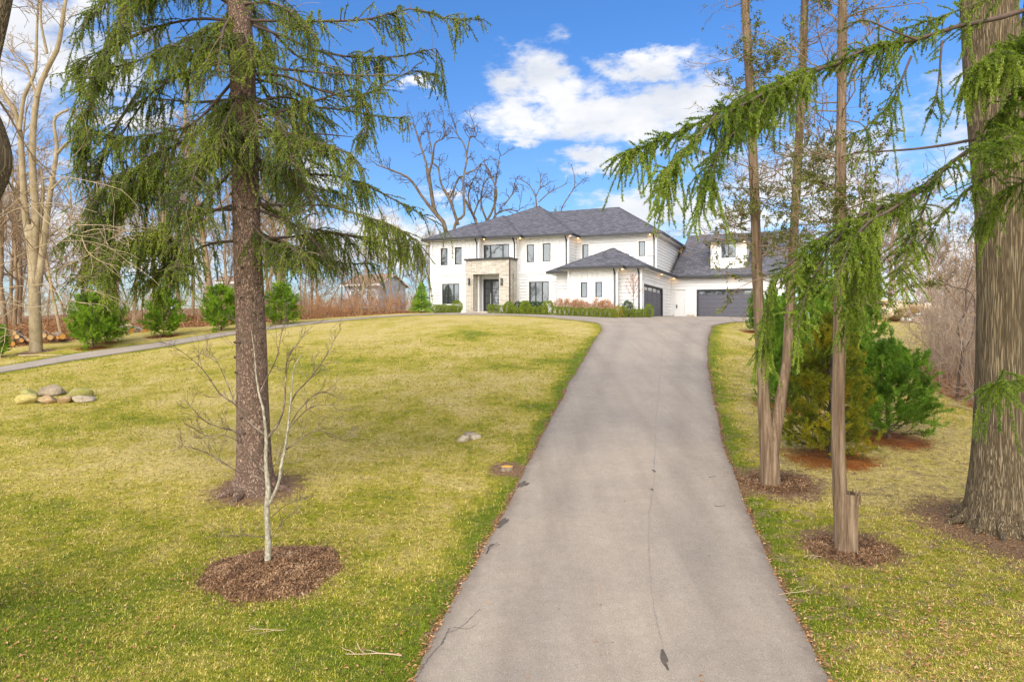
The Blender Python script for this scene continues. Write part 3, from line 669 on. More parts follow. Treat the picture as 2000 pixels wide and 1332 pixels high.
# E
w4 = winpx(945, 995, 478, 506.5, VE, u0=uC1); wd = winpx(944, 975.5, 545.5, 608, VE, u0=uC1)
wall((uC1, VE), (uE1, VE), -.6, zt, [w4, wd]); window((uC1, VE), E1, *w4, splits=[.26, .745])
# A
w5 = winpx(1029, 1043.5, 478, 512.5, VA, u0=uE1); w6 = winpx(1060, 1075.5, 475.5, 511, VA, u0=uE1); w7 = winpx(1033.5, 1072, 550, 592, VA, u0=uE1)
wall((uE1, VA), (0, VA), -.6, zs, [w7]); wall((uE1, VA), (0, VA), zs + .22, zt, [w5, w6], 'batten')
for w in (w5, w6): window((uE1, VA), E1, *w)
window((uE1, VA), E1, *w7, cols=3)
wall((0, VA), (0, 3.0), -.6, zt); wall((uE1, VE), (uE1, VA + .01), -.6, zt)
for q0, q1 in (((uC0, VC), uC1 - uC0), ((uE1, VA), -uE1)): t_ = MB(); t_.obox(q0, E1, 0, q1, -.02, .075, zs, zs + .22); t_.build('band_board', M_WHT, house)
def corner(*a): t_ = MB(); t_.box(*a); t_.build('corner_board', M_WHT, house)
for (p, q) in (((uC0, VC), E1), ((uE1, VA), E1)): pass
for (u_, v_) in ((uC0, VC), (uC1, VC), (uE1, VA), (0, VA)):   # corner boards
    corner(u_ - .07, u_ + .08, v_ - .08, v_ + .07, -.6, zt)
# B
uB1 = 6.31
w8 = winpx(1137.5, 1149.5, 478, 505, VBk); w9 = winpx(1247.5, 1260.5, 471.5, 500.5, VBk)
wall((0, VBk), (uB1, VBk), 2.5, zt, [w8, w9]); window((0, VBk), E1, *w8); window((0, VBk), E1, *w9)
wall((uB1, VBk), (uB1, 16.2), 2.5, zt); corner(uB1 - .07, uB1 + .08, VBk - .08, VBk + .07, 2.5, zt)
# middle panel left of the garage block, then the garage block itself
wall((0, -2.6), (1.81, -2.6), -.6, ZG - .1); wall((0, .02), (0, -2.6), -.6, ZG - .1)
g0, g1 = lu(1111, -5.2), lu(1204.5, -5.2)
w10 = winpx(1134.5, 1147.5, 551.5, 581, -5.2, u0=g0); w11 = winpx(1163, 1176.5, 550.5, 580.5, -5.2, u0=g0)
wall((g0, -5.2), (g1, -5.2), -.6, ZG - .14, [w10, w11], 'batten')
for w in (w10, w11): window((g0, -5.2), E1, *w)
wall((g0, -2.4), (g0, -5.2), -.6, ZG - .14); wall((g1, -5.2), (g1, -4.6), -.6, ZG - .14)
g2 = 6.63
wall((g1, -4.6), (g2, -4.6), -.6, ZG - .14)
va, vb = lv(1256.5, g2), lv(1293.5, g2)
zdb, zdt = -.08, 2.03
wall((g2, -4.6), (g2, 5.97), -.6, ZG - .14, [(va + 4.6, vb + 4.6, -.6, zdt)])
for (u_, v_) in ((g0, -5.2), (g1, -5.2), (g2, -4.6)): corner(u_ - .07, u_ + .08, v_ - .08, v_ + .07, -.6, ZG - .14)
# wing front
VR = 5.97
dL, dR = lu(1319.5, VR), lu(1338, VR); gL, gR = lu(1361, VR), 13.1
zgt = lz(565.5, 10, VR) 
wall((g2, VR), (15.5, VR), -.6, ZG - .12, [(dL - g2, dR - g2, -.1, lz(566, dL, VR)), (gL - g2, gR - g2, -.6, zgt)])
wall((15.5, VR), (15.5, 22.9), -.6, ZG - .1)
gb = MB(); gb.add([(15.5, VR, ZG - .1), (15.5, 22.9, ZG - .1), (15.5, vr, zr - .12)], [(0, 1, 2)]); gb.build('wall', M_SID, house)
bw = MB(); bw.add([(uC0, 14, -.6), (uC0, 22.9, -.6), (15.5, 22.9, -.6), (15.5, 22.9, ZG), (uC0, 22.9, ZG), (uC0, 14, ZG)], [(1, 2, 3, 4)]); bw.add([(uC0, 16.2, -.6), (uB1, 16.2, -.6), (uB1, 16.2, zt), (uC0, 16.2, zt)], [(3, 2, 1, 0)]); bw.build('wall', M_SID, house)
for q0, q1 in ((.15, dL - g2 - .12), (dR - g2 + .12, gL - g2 - .14)): fd = MB(); fd.obox((g2, VR), E1, q0, q1, .03, .09, -.5, .12); fd.build('foundation', M_CONC, house)
# garage doors
def garage(p0, d, s0, s1, z0, z1, cols):
    o = MB(); o.obox(p0, d, s0, s1, -.13, -.09, z0, z1); H = (z1 - z0); rows = 7; 
    fw = .06
    fr = MB(); fr.obox(p0, d, s0 - .02, s0 + .09, -.10, .045, z0, z1 + .02); fr.obox(p0, d, s1 - .09, s1 + .02, -.10, .045, z0, z1 + .02); fr.obox(p0, d, s0 + .09, s1 - .09, -.10, .045, z1 - .09, z1 + .02)
    gs = MB(); a, b = s0 + .09, s1 - .09; zz1 = z1 - .09; W_ = (b - a) / cols; top = .36; rh = (zz1 - top - z0) / 6
    for c in range(cols):
        x0, x1 = a + c * W_ + .08, a + (c + 1) * W_ - .08
        for k in range(6): o.obox(p0, d, x0, x1, -.09, -.065, z0 + k * rh + .05, z0 + (k + 1) * rh - .05)
        gs.obox(p0, d, x0 + .03, x1 - .03, -.085, -.070, zz1 - top + .07, zz1 - .05)
        for (q0, q1, r0, r1) in ((x0, x0 + .03, zz1 - top + .04, zz1 - .02), (x1 - .03, x1, zz1 - top + .04, zz1 - .02), (x0 + .03, x1 - .03, zz1 - top + .04, zz1 - top + .07), (x0 + .03, x1 - .03, zz1 - .05, zz1 - .02)):
            o.obox(p0, d, q0, q1, -.09, -.06, r0, r1)
    dd = o.build('garage_door', M_GAR, house); gs.build('pane', M_GLASS, dd); fr.build('frame', M_BLK, dd)
    t = MB(); t.obox(p0, d, s0 - .16, s0 - .02, 0, .05, z0, z1 + .15); t.obox(p0, d, s1 + .02, s1 + .16, 0, .05, z0, z1 + .15); t.obox(p0, d, s0 - .02, s1 + .02, 0, .05, z1 + .02, z1 + .15); t.build('casing', M_WHT, dd)
    return dd
garage((g2, -4.6), RS, va + 4.6, vb + 4.6, -.45, zdt, 4)
garage((g2, VR), E1, gL - g2, gR - g2, -.45, zgt, 4)
# white service door
sd_ = MB(); s0, s1, z0, z1 = dL - g2, dR - g2, -.1, lz(566, dL, VR)
sd_.obox((g2, VR), E1, s0, s1, -.1, -.05, z0, z1)
for (q0, q1) in ((z0 + .15, z0 + .95), (z0 + 1.1, z1 - .15)): sd_.obox((g2, VR), E1, s0 + .12, s1 - .12, -.05, -.04, q0, q1)
so = sd_.build('door', M_WHT, house); t = MB(); t.obox((g2, VR), E1, s0 - .1, s0, 0, .045, z0, z1 + .1); t.obox((g2, VR), E1, s1, s1 + .1, 0, .045, z0, z1 + .1); t.obox((g2, VR), E1, s0, s1, 0, .045, z1, z1 + .1); t.build('frame', M_WHT, so)
t = MB(); t.obox((g2, VR), E1, s0 + .05, s0 + .13, -.05, .0, z0 + .75, z0 + 1.0); t.build('handle', M_BLK, so)
# dormer over the right garage door
VD = 6.8; uD0, uD1 = lu(1388, VD), lu(1458, VD); zd0 = ZG + .48 * (VD - v0) - .3; zd1 = lz(473, (uD0 + uD1) / 2, VD)
wdm = winpx(1409, 1437, 475.5, 504, VD, u0=uD0)
dm = wall((uD0, VD), (uD1, VD), zd0, zd1, [wdm], name='dormer'); window((uD0, VD), E1, *wdm, cols=2, parent=dm)
s_ = MB(); s_.box(uD0, uD0 + .03, VD + .01, 12.5, zd0, zd1); s_.box(uD1 - .03, uD1, VD + .01, 12.5, zd0, zd1); s_.build('wall', M_SID, dm)
dp = [MB(), MB(), MB(), MB()]; hip(dp, uD0 - .4, uD1 + .4, VD - .4, 16, zd1 + .12, .42, .42)
dr = dp[0].build('roof', M_ROOF, dm); dp[1].build('gutter', M_BLK, dr); dp[2].build('soffit', M_SOF, dr)
# stone portico
VP = -2.0; pu0, pu1 = lu(910, VP), uE1 - .02; oL, oR = lu(923.5, VP), lu(974.5, VP); ztop = 5.10 - HB; zop = 4.0 - HB; zfl = 1.12 - HB
po = MB(); th = .45
po.box(pu0, oL, VP, VP + th, -.6, ztop); po.box(oR, pu1, VP, VP + th, -.6, ztop); po.box(oL, oR, VP, VP + th, zop, ztop)
po.box(pu0, pu0 + th, VP + th, VE, -.6, ztop); po.box(pu1 - th, pu1, VP + th, VP + .72, -.6, ztop); po.box(pu1 - th, pu1, VP + 1.12, VA, -.6, ztop); po.box(pu1 - th, pu1, VP + .72, VP + 1.12, zop, ztop)
po.box(oL, oL + .02, VP + th, VE, -.6, zop)
portico = po.build('portico', M_STONE, house)
c = MB(); c.box(pu0 - .12, pu1 + .14, VP - .14, VE - .03, ztop, ztop + .13); c.build('cap', M_BLK, portico)
c = MB(); c.box(oL + .02, pu1 - th, VP + .05, VE - .03, zop + .01, zop + .05); c.build('ceiling', M_SOF, portico)
c = MB(); c.box(pu0 - .3, pu1 + .3, VP - .9, VE, -.6, zfl - .12); c.box(pu0 + .02, pu1 - .02, VP + .02, VE - .01, zfl - .12, zfl); c.build('step', M_CONC, portico)
c = MB()
for uu in (oL - .28, oR + .26):
    lamp = MB(); lamp.box(uu - .07, uu + .07, VP - .16, VP - .02, lz(557, uu, VP), lz(544, uu, VP)); lo = lamp.build('wall_lamp', M_BLK, portico)
    gl = MB(); gl.box(uu - .045, uu + .045, VP - .19, VP - .16, lz(555, uu, VP), lz(546, uu, VP)); gl.build('glass', M_GLASS, lo)
# entry doors
e = MB(); s0, s1, z0, z1 = wd[0], wd[1], zfl, wd[3]; P0 = (uC1, VE)
e.obox(P0, E1, s0, s1, -.12, -.08, z0, z1)
nb = [s0 + (s1 - s0) * k for k in (0, .36, .50, .86, 1.0)]
for a, b in ((s0, s0 + .09), (s0 + (s1 - s0) * .38, s0 + (s1 - s0) * .47), (s0 + (s1 - s0) * .50, s0 + (s1 - s0) * .58), (s1 - .08, s1)): e.obox(P0, E1, a, b, -.08, -.02, z0, z1)
e.obox(P0, E1, s0 + .09, s1 - .08, -.08, -.021, z1 - .12, z1); e.obox(P0, E1, s0 + .09, s1 - .08, -.08, -.021, z0, z0 + .14)
eo = e.build('door', M_BLK, house)
gl = MB()
for (k0, k1) in ((.15, .37), (.59, .93)):
    for j_ in range(4):
        zz0 = z0 + .18 + j_ * (z1 - z0 - .34) / 4; gl.obox(P0, E1, s0 + (s1 - s0) * k0, s0 + (s1 - s0) * k1, -.078, -.055, zz0, zz0 + (z1 - z0 - .34) / 4 - .05)
gl.build('pane', M_GLASS, eo); hd = MB(); hd.obox(P0, E1, s0 + (s1 - s0) * .46, s0 + (s1 - s0) * .475, -.02, .03, z0 + .6, z0 + 1.5); hd.build('handle', M_WHT, eo)
# downspouts
def spout(u_, v_, ztop_, zbot, hook=.45, du=0.):
    P = spline([(u_ + du * .2, v_ - hook, ztop_), (u_ + du * .2, v_ - hook, ztop_ - .12), (u_, v_ - .08, ztop_ - .5), (u_, v_ - .07, ztop_ - .62), (u_, v_ - .07, zbot)], 24)
    m = MB(); tubes(m, [P], [np.full(24, .052)], 6); m.build('downspout', M_BLK, house)
spout(uC1 - .12, VC, ZE - .05, ztop + .14, .4); spout(uE1 - .15, VE, ZE - .05, ztop + .14, .4); spout(-.12, VA, ZE - .05, ZG + .4, .4); spout(uB1 - .12, VBk, ZE - .05, ZG + .5, .4)
spout(.12 + 1.7, -2.6, ZG - .05, -.3, .4); spout(g1 - .1, -5.2, ZG - .05, -.4, .4); spout(g2 - .12, -4.6, ZG - .05, -.4, .4)
m = MB(); tubes(m, [np.array([(oR + .93, VP - .06, ztop), (oR + .93, VP - .06, -.2)])], [[.045, .045]], 6); m.build('downspout', M_BLK, house)
# lit soffit spots
def spot(u_, v_, z, e=9):
    m = MB(); a = np.linspace(0, 6.283, 12, endpoint=False); c = np.column_stack([u_ + .06 * np.cos(a), v_ + .06 * np.sin(a), np.full(12, z)])
    m.add(np.vstack([c, c - (0, 0, .02)]), [[k, (k + 1) % 12, 12 + (k + 1) % 12, 12 + k] for k in range(12)]); m.add(c - (0, 0, .02), [list(range(12))])
    o = m.build('soffit_lamp', M_LAMP, house)
    l = bpy.data.lights.new('lamp_light', 'POINT'); l.energy = e * .05; l.color = (1, .55, .2); l.shadow_soft_size = .05
    q = bpy.data.objects.new('lamp_light', l); COL.objects.link(q); q.parent = o; q.location = (u_, v_, z - .1)
for a in ((uC1 + .42, VC + .1, ZE - .165), (uE1 + .25, VE + .1, ZE - .165), (0.22, -.2, ZE - .165), (.3, VBk - .28, ZE - .165, 16), (g1 + .3, -4.9, ZG - .165, 5), (g2 + .25, 1.0, ZG - .165, 12), (g2 + .3, VR - .35, ZG - .165, 16), (9.7, VD - .22, zd1 - .045), (12.2, VD - .2, zd1 - .045), (11.4, VR - .28, ZG - .15, 9), (uB1 + .25, 12.5, ZE - .165, 14), (uB1 - .4, VBk - .25, ZE - .165, 4)): spot(*a)
# ------------------------------------------------------------------ vegetation tools
def unit(v): v = np.asarray(v, float); return v / (np.linalg.norm(v, axis=-1, keepdims=True) + 1e-9)
def pxline(pts, d, n=14):
    """a limb traced in the photograph, given its own distance (one value, or one per point)"""
    if np.isscalar(d): d = [d] * len(pts)
    elif len(d) == 2 and len(pts) != 2: d = np.linspace(d[0], d[1], len(pts))
    return spline([at(p[0], p[1], k) for p, k in zip(pts, d)], n)
def taper(n, r0, r1, p=1.0): return r1 + (r0 - r1) * (1 - np.linspace(0, 1, n)) ** p
def along(P, t):
    """points and directions at fractions t on polyline P (N,3)"""
    n = len(P) - 1; k = np.clip((np.asarray(t) * n).astype(int), 0, n - 1); f = np.asarray(t) * n - k
    return P[k] + (P[k + 1] - P[k]) * f[:, None], unit(P[k + 1] - P[k])
def leafspray(mb, C, D, L, Wd, rs, spread=.8, rnd=None, droop=0.):
    """one narrow needle or leaf face per point C: pointing about D, length L, width Wd"""
    N = len(C); A = unit(D + rs.randn(N, 3) * spread * .6 + np.array([0, 0, -droop])); S_ = unit(np.cross(A, rs.randn(N, 3)))
    L = np.broadcast_to(L, (N,))[:, None] * rs.uniform(.6, 1.2, (N, 1)); w = np.broadcast_to(Wd, (N,))[:, None] * .5
    V = np.stack([C, C + A * L * .45 + S_ * w, C + A * L, C + A * L * .45 - S_ * w], 1).reshape(-1, 3)
    r = rs.rand(N) if rnd is None else np.clip(rnd + rs.randn(N) * .12, 0, 1)
    mb.add(V, np.arange(4 * N).reshape(-1, 4), np.repeat(r, 4))
def on_lines(P, step, rs, t0=0.):
    """random points on a batch of polylines (M,N,3), about one per step"""
    M, N, _ = P.shape; seg = np.linalg.norm(P[:, 1:] - P[:, :-1], axis=2); L = seg.sum(1); k = np.maximum(1, (L * (1 - t0) / step).astype(int))
    idx = np.repeat(np.arange(M), k); t = (t0 + (1 - t0) * rs.rand(len(idx))) * (N - 1); i = np.clip(t.astype(int), 0, N - 2); f = (t - i)[:, None]
    a = P[idx, i]; b = P[idx, i + 1]; return a + (b - a) * f, unit(b - a), idx
def arcs(start, direc, L, rs, n=5, droop=0., wob=.12):
    """batch of curved twigs"""
    M = len(start); t = np.linspace(0, 1, n)[None, :, None]; L = np.broadcast_to(L, (M,))[:, None, None]
    w = rs.randn(M, 1, 3) * wob
    P = start[:, None] + direc[:, None] * L * t + w * L * t * t + np.array([0, 0, -1.]) * (np.broadcast_to(droop, (M,))[:, None, None] * L * t * t)
    return P
def grow(start, direc, L, r, rs, lvl, out, nseg=7, crook=.22, up=.08, kids=(5, 4, 3), kl=.55, ka=.75, kr=.6, rmin=.004, tmin=.25):
    d = unit(direc); P = [np.array(start, float)]; 
    for i in range(nseg):
        d = unit(d + rs.randn(3) * crook + np.array([0, 0, up])); P.append(P[-1] + d * L / nseg)
    P = np.array(P); R = taper(nseg + 1, r, max(r * .3, rmin), .9); out.append((P, R, lvl))
    if lvl < len(kids):
        k = kids[lvl]
        for j in range(k):
            t = tmin + (1 - tmin) * (j + rs.rand()) / k; c, dd = along(P, np.array([min(t, .98)])); c = c[0]; dd = dd[0]
            s_ = unit(np.cross(dd, rs.randn(3))); nd_ = unit(dd * math.cos(ka) + s_ * math.sin(ka) * rs.uniform(.7, 1.2))
            grow(c, nd_, L * kl * rs.uniform(.7, 1.25) * (1.15 - .5 * t), max(r * kr * (1.1 - .6 * t), rmin), rs, lvl + 1, out, max(4, nseg - 1), crook * 1.15, up, kids, kl, ka, kr, rmin, .2)
    return out
def limbs_to_mesh(mb, out, lv, sides):
    by = {}
    for P, R, l in out:
        if l in lv: by.setdefault(len(P), []).append((P, R))
    for n, L in by.items(): tubes(mb, np.array([a for a, _ in L]), np.array([b for _, b in L]), sides)
    return mb

BK_SPR = bark('spruce_bark', (.20, .13, .10), (.32, .22, .17), (.41, .30, .24), 14, (1, 1, .45), .035, 24)
BK_OAK = bark('furrowed_bark', (.15, .11, .068), (.27, .21, .13), (.37, .30, .195), 30, (1, 1, .04), .04, 27, edk=.82)
BK_CED = bark('cedar_bark', (.075, .048, .030), (.175, .12, .078), (.31, .235, .165), 17, (1, 1, .06), .02)
BK_BEE = bark('smooth_grey_bark', (.17, .13, .075), (.27, .215, .135), (.37, .305, .21), 2.5, (1, 1, .5), .01)
BK_FAR = bark('grey_brown_bark', (.12, .08, .05), (.22, .155, .095), (.33, .25, .16), 3, (1, 1, .3), .02)
BK_TAN = bark('tan_bark', (.22, .155, .085), (.33, .24, .14), (.44, .34, .21), 3, (1, 1, .3), .02)
BK_DKT = bark('dark_bark', (.065, .048, .032), (.13, .10, .07), (.21, .165, .12), 3, (1, 1, .3), .02)
BK_LIC = bark('lichen_bark', (.14, .115, .08), (.30, .275, .21), (.55, .53, .44), 22, (1, 1, .6), .01)
BK_DRK = plain('dark_twig', (.085, .058, .045), .9, 6, .3)
BK_TWG = plain('brown_twig', (.25, .175, .11), .9, 6, .3)
BK_PALE = plain('pale_twig', (.38, .29, .18), .85, 6, .25)
BK_PNK = plain('reddish_twig', (.30, .15, .10), .85, 6, .25)
ND_SPR = leafmat('spruce_needles', [(.12, (.05, .09, .014)), (.4, (.135, .205, .022)), (.65, (.27, .35, .036)), (.9, (.44, .50, .07))], .45, 1.6)
ND_NEAR = leafmat('near_spruce_needles', [(.12, (.055, .10, .012)), (.4, (.15, .235, .020)), (.65, (.27, .37, .035)), (.9, (.43, .52, .09))], .45, 2.4)
ND_PINE = leafmat('pine_needles', [(.12, (.06, .13, .012)), (.4, (.17, .31, .022)), (.65, (.31, .48, .035)), (.9, (.46, .62, .08))], .5, 1.8)
ND_PDK = leafmat('dark_pine_needles', [(.12, (.045, .10, .012)), (.4, (.12, .24, .022)), (.65, (.22, .39, .035)), (.9, (.38, .54, .07))], .45, 1.8)
ND_YEL = leafmat('yellowing_pine_needles', [(.12, (.07, .11, .012)), (.4, (.17, .21, .018)), (.65, (.36, .33, .02)), (.9, (.58, .42, .03))], .45, 1.8)
ND_CED = leafmat('cedar_sprays', [(.12, (.06, .07, .018)), (.4, (.13, .16, .03)), (.7, (.23, .27, .05)), (.9, (.32, .24, .09))], .4, 2.0)
ND_BOX = leafmat('boxwood_leaves', [(.12, (.06, .10, .01)), (.4, (.14, .21, .015)), (.7, (.30, .36, .03)), (.95, (.45, .46, .06))], .25, 3)
ND_GOLD = leafmat('golden_leaves', [(.12, (.14, .13, .01)), (.5, (.42, .34, .02)), (.95, (.60, .45, .04))], .25, 3)
ND_DKB = leafmat('dark_shrub_leaves', [(.12, (.015, .035, .01)), (.5, (.035, .08, .02)), (.95, (.08, .15, .03))], .25, 3)
ND_COP = leafmat('dried_flower_heads', [(.12, (.30, .13, .05)), (.5, (.52, .28, .14)), (.95, (.66, .45, .30))], .3, 4)

# ------------------------------------------------------------------ weeping spruces
def spruce_foliage(branches, rs, sec_step, sec_len, hang_len, hang_step, needle, nstep, nwid, t0=.2, dens=None, tipup=0., hang_keep=.8, cf=2.6, gap=-.1, t0s=None, plume=None):
    T0 = t0
    """branches: list of (14,3). Returns twig batches and a needle mesh builder"""
    tw = MB(); nb = MB()
    for bi, B in enumerate(branches):
        L = np.linalg.norm(np.diff(B, axis=0), axis=1).sum(); q = 1.0 if dens is None else dens[bi]
        if q <= 0: continue
        t0 = T0 if t0s is None or bi >= len(t0s) else t0s[bi]
        k = max(2, int(L * (1 - t0) / sec_step * q)); t = np.sort(t0 + (1 - t0) * rs.rand(k) ** .85)
        c, d = along(B, t); side = unit(np.cross(d, np.array([0, 0, 1.]))) * rs.choice([-1, 1], (k, 1)) 
        sl = sec_len * rs.uniform(.35, 1.15, k) * (1.15 - .55 * t) 
        D = unit(side * rs.uniform(.35, 1., (k, 1)) + d * rs.uniform(.3, 1.0, (k, 1)) + rs.randn(k, 3) * .2 + np.array([0, 0, .1]))
        Sx = arcs(c, D, sl, rs, 5, .45, .18)
        tubes(tw, Sx, np.tile(taper(5, .010, .004), (k, 1)) * (needle / .04), 3)
        # hanging sprays
        Hc, Hd, ix = on_lines(np.concatenate([Sx, resample(B, 5)[None]]), hang_step / q, rs, .12)
        kp = rs.rand(len(Hc)) < hang_keep; Hc = Hc[kp]; Hd = Hd[kp]
        gn = np.sin(Hc[:, 0] * cf + 1.3 * np.sin(Hc[:, 2] * cf * .7)) + np.sin(Hc[:, 1] * cf * 1.2 + 1) * .6 + np.sin(Hc[:, 2] * cf * .9 + 2) * .6 + rs.randn(len(Hc)) * .35; ok = gn > gap; Hc = Hc[ok]; Hd = Hd[ok]
        if len(Hc) < 2: continue
        cl = .55 + .45 * np.sin(Hc[:, 0] * 2.3 + bi) * np.sin(Hc[:, 1] * 1.9 + bi * 2)      # tufts and gaps
        hl = hang_len * rs.uniform(.15, 1., len(Hc)) ** 1.3 * (.35 + cl)
        Dh = unit(Hd * .35 + rs.randn(len(Hc), 3) * .22 + np.array([0, 0, -1.]))
        Hx = arcs(Hc, Dh, hl, rs, 4, .15, .12)
        tubes(tw, Hx, np.tile(taper(4, .006, .003), (len(Hx), 1)) * (needle / .04), 3)
        base = rs.rand(); groups = [(Sx, .15), (Hx, 0.), (resample(B, 9)[None], max(t0, .55))]
        if plume and q > .3:
            k = int(L * (1 - t0) / plume[0] * q); t = t0 + (1 - t0) * rs.rand(k); c, d_ = along(B, t); sd_ = unit(np.cross(d_, np.array([0, 0, 1.]))) * rs.uniform(-1, 1, (k, 1))
            ok = (np.sin(t * 23 + bi * 2) + rs.randn(k) * .7) > plume[3]; c = c[ok]; d_ = d_[ok]; sd_ = sd_[ok]; k = len(c)
            Px = arcs(c, unit(sd_ * 1.1 + d_ * .6 + np.column_stack([np.zeros(k), np.zeros(k), rs.uniform(-.7, .95, k)])), plume[1] * rs.uniform(.45, 1.1, k), rs, 5, plume[2], .15)
            tubes(tw, Px, np.tile(taper(5, .005, .003), (k, 1)) * (needle / .04), 3); groups.append((Px, .05))
        for lines, t1 in groups:
            C_, D_, ii = on_lines(lines, nstep, rs, t1)
            lt = rs.rand(len(lines)); leafspray(nb, C_, D_ + np.array([0, 0, -.05]), needle, nwid, rs, 1.05, rnd=.10 + .25 * base + .55 * lt[ii] + .15 * np.sin(C_[:, 0] * 3 + C_[:, 2] * 2))
    return tw, nb
def roots(mb, x, y, z, r, n, rs, length=.7, h=.55, rr=.16):
    for k in range(n):
        a = 2 * math.pi * (k + rs.uniform(-.25, .25)) / n; L = length * rs.uniform(.7, 1.2)
        ds = [r * .55, r * .95, r + L * .35, r + L * .8, r + L * 1.15]; hs = [h, h * .45, h * .16, .03, -.07]
        P = []
        for d_, hh in zip(ds, hs):
            X_, Y_ = x + d_ * math.cos(a + .15 * d_), y + d_ * math.sin(a + .15 * d_); P.append((X_, Y_, gz(X_, Y_) + hh * rs.uniform(.85, 1.1)))
        tubes(mb, [spline(P, 12)], [taper(12, rr, rr * .28) * rs.uniform(.8, 1.15)], 8)
def trunk_tube(mb, P, R, sides=28, rough=.03, seed=0, n=60, flute=0.):
    """round trunk with an uneven, slightly fluted surface"""
    Q = spline(np.column_stack([P, R]), n); rs = np.random.RandomState(seed); m = MB(); tubes(m, [Q[:, :3]], [Q[:, 3]], sides)
    V = m.v[0].reshape(n, sides, 3); c = Q[:, None, :3]; a = np.arange(sides) * 2 * math.pi / sides; z = Q[:, 2:3]
    k = 1 + rough * (np.sin(3 * a + z * .9 + seed) + .7 * np.sin(5 * a - z * 1.7) + .5 * np.sin(2 * a + z * 4)) + flute * np.abs(np.sin(a * 4.5 + .3 * z))
    V = c + (V - c) * k[..., None]; mb.add(V.reshape(-1, 3), m.f[0][0], smooth=True); return Q

rs = np.random.RandomState(5)
D1 = SPRUCE[1]
spr = empty('spruce_tree', SPRUCE, 'tall spruce with reddish brown scaly trunk and drooping branches on the left lawn', 'tree')
tP = [(499, 985), (498, 950), (497, 915), (495, 850), (493, 760), (490, 650), (484, 520), (481, 400), (478, 250), (471, 100), (468, 0), (462, -300), (458, -700), (455, -1000)]
tR = [50, 41, 35, 31, 29.5, 28, 26.5, 25.5, 24.5, 23, 21.5, 17, 11, 4]
mb = MB(); Q = trunk_tube(mb, np.array([at(a, b, D1) for a, b in tP]), np.array(tR) / F * D1, 28, .025, 2, 70)
roots(mb, SPRUCE[0], SPRUCE[1], SPRUCE[2], .36, 7, rs, .35, .42, .15)
loc = -SPRUCE
def shift(mb): mb.v = [v + loc for v in mb.v]; return mb
tk = shift(mb).build('trunk', BK_SPR, spr)
for k in range(44):                                 # knots of old branches, each its own part
    z = rs.uniform(SPRUCE[2] + 1.0, 3.5); i = np.argmin(abs(Q[:, 2] - z)); a = rs.uniform(math.pi, 2 * math.pi); r = Q[i, 3]
    c = Q[i, :3] + r * np.array([math.cos(a), math.sin(a), 0]); o = np.array([math.cos(a), math.sin(a), .1])
    kn = MB(); tubes(kn, [np.array([c - o * .04, c + o * .025, c + o * .05])], [[.035, .03, .008]], 7); shift(kn).build('knot', BK_DRK, tk)
def tz(py): i = np.argmin(abs(Q[:, 2] - (HOR - py) / F * D1)); return Q[i, :3]
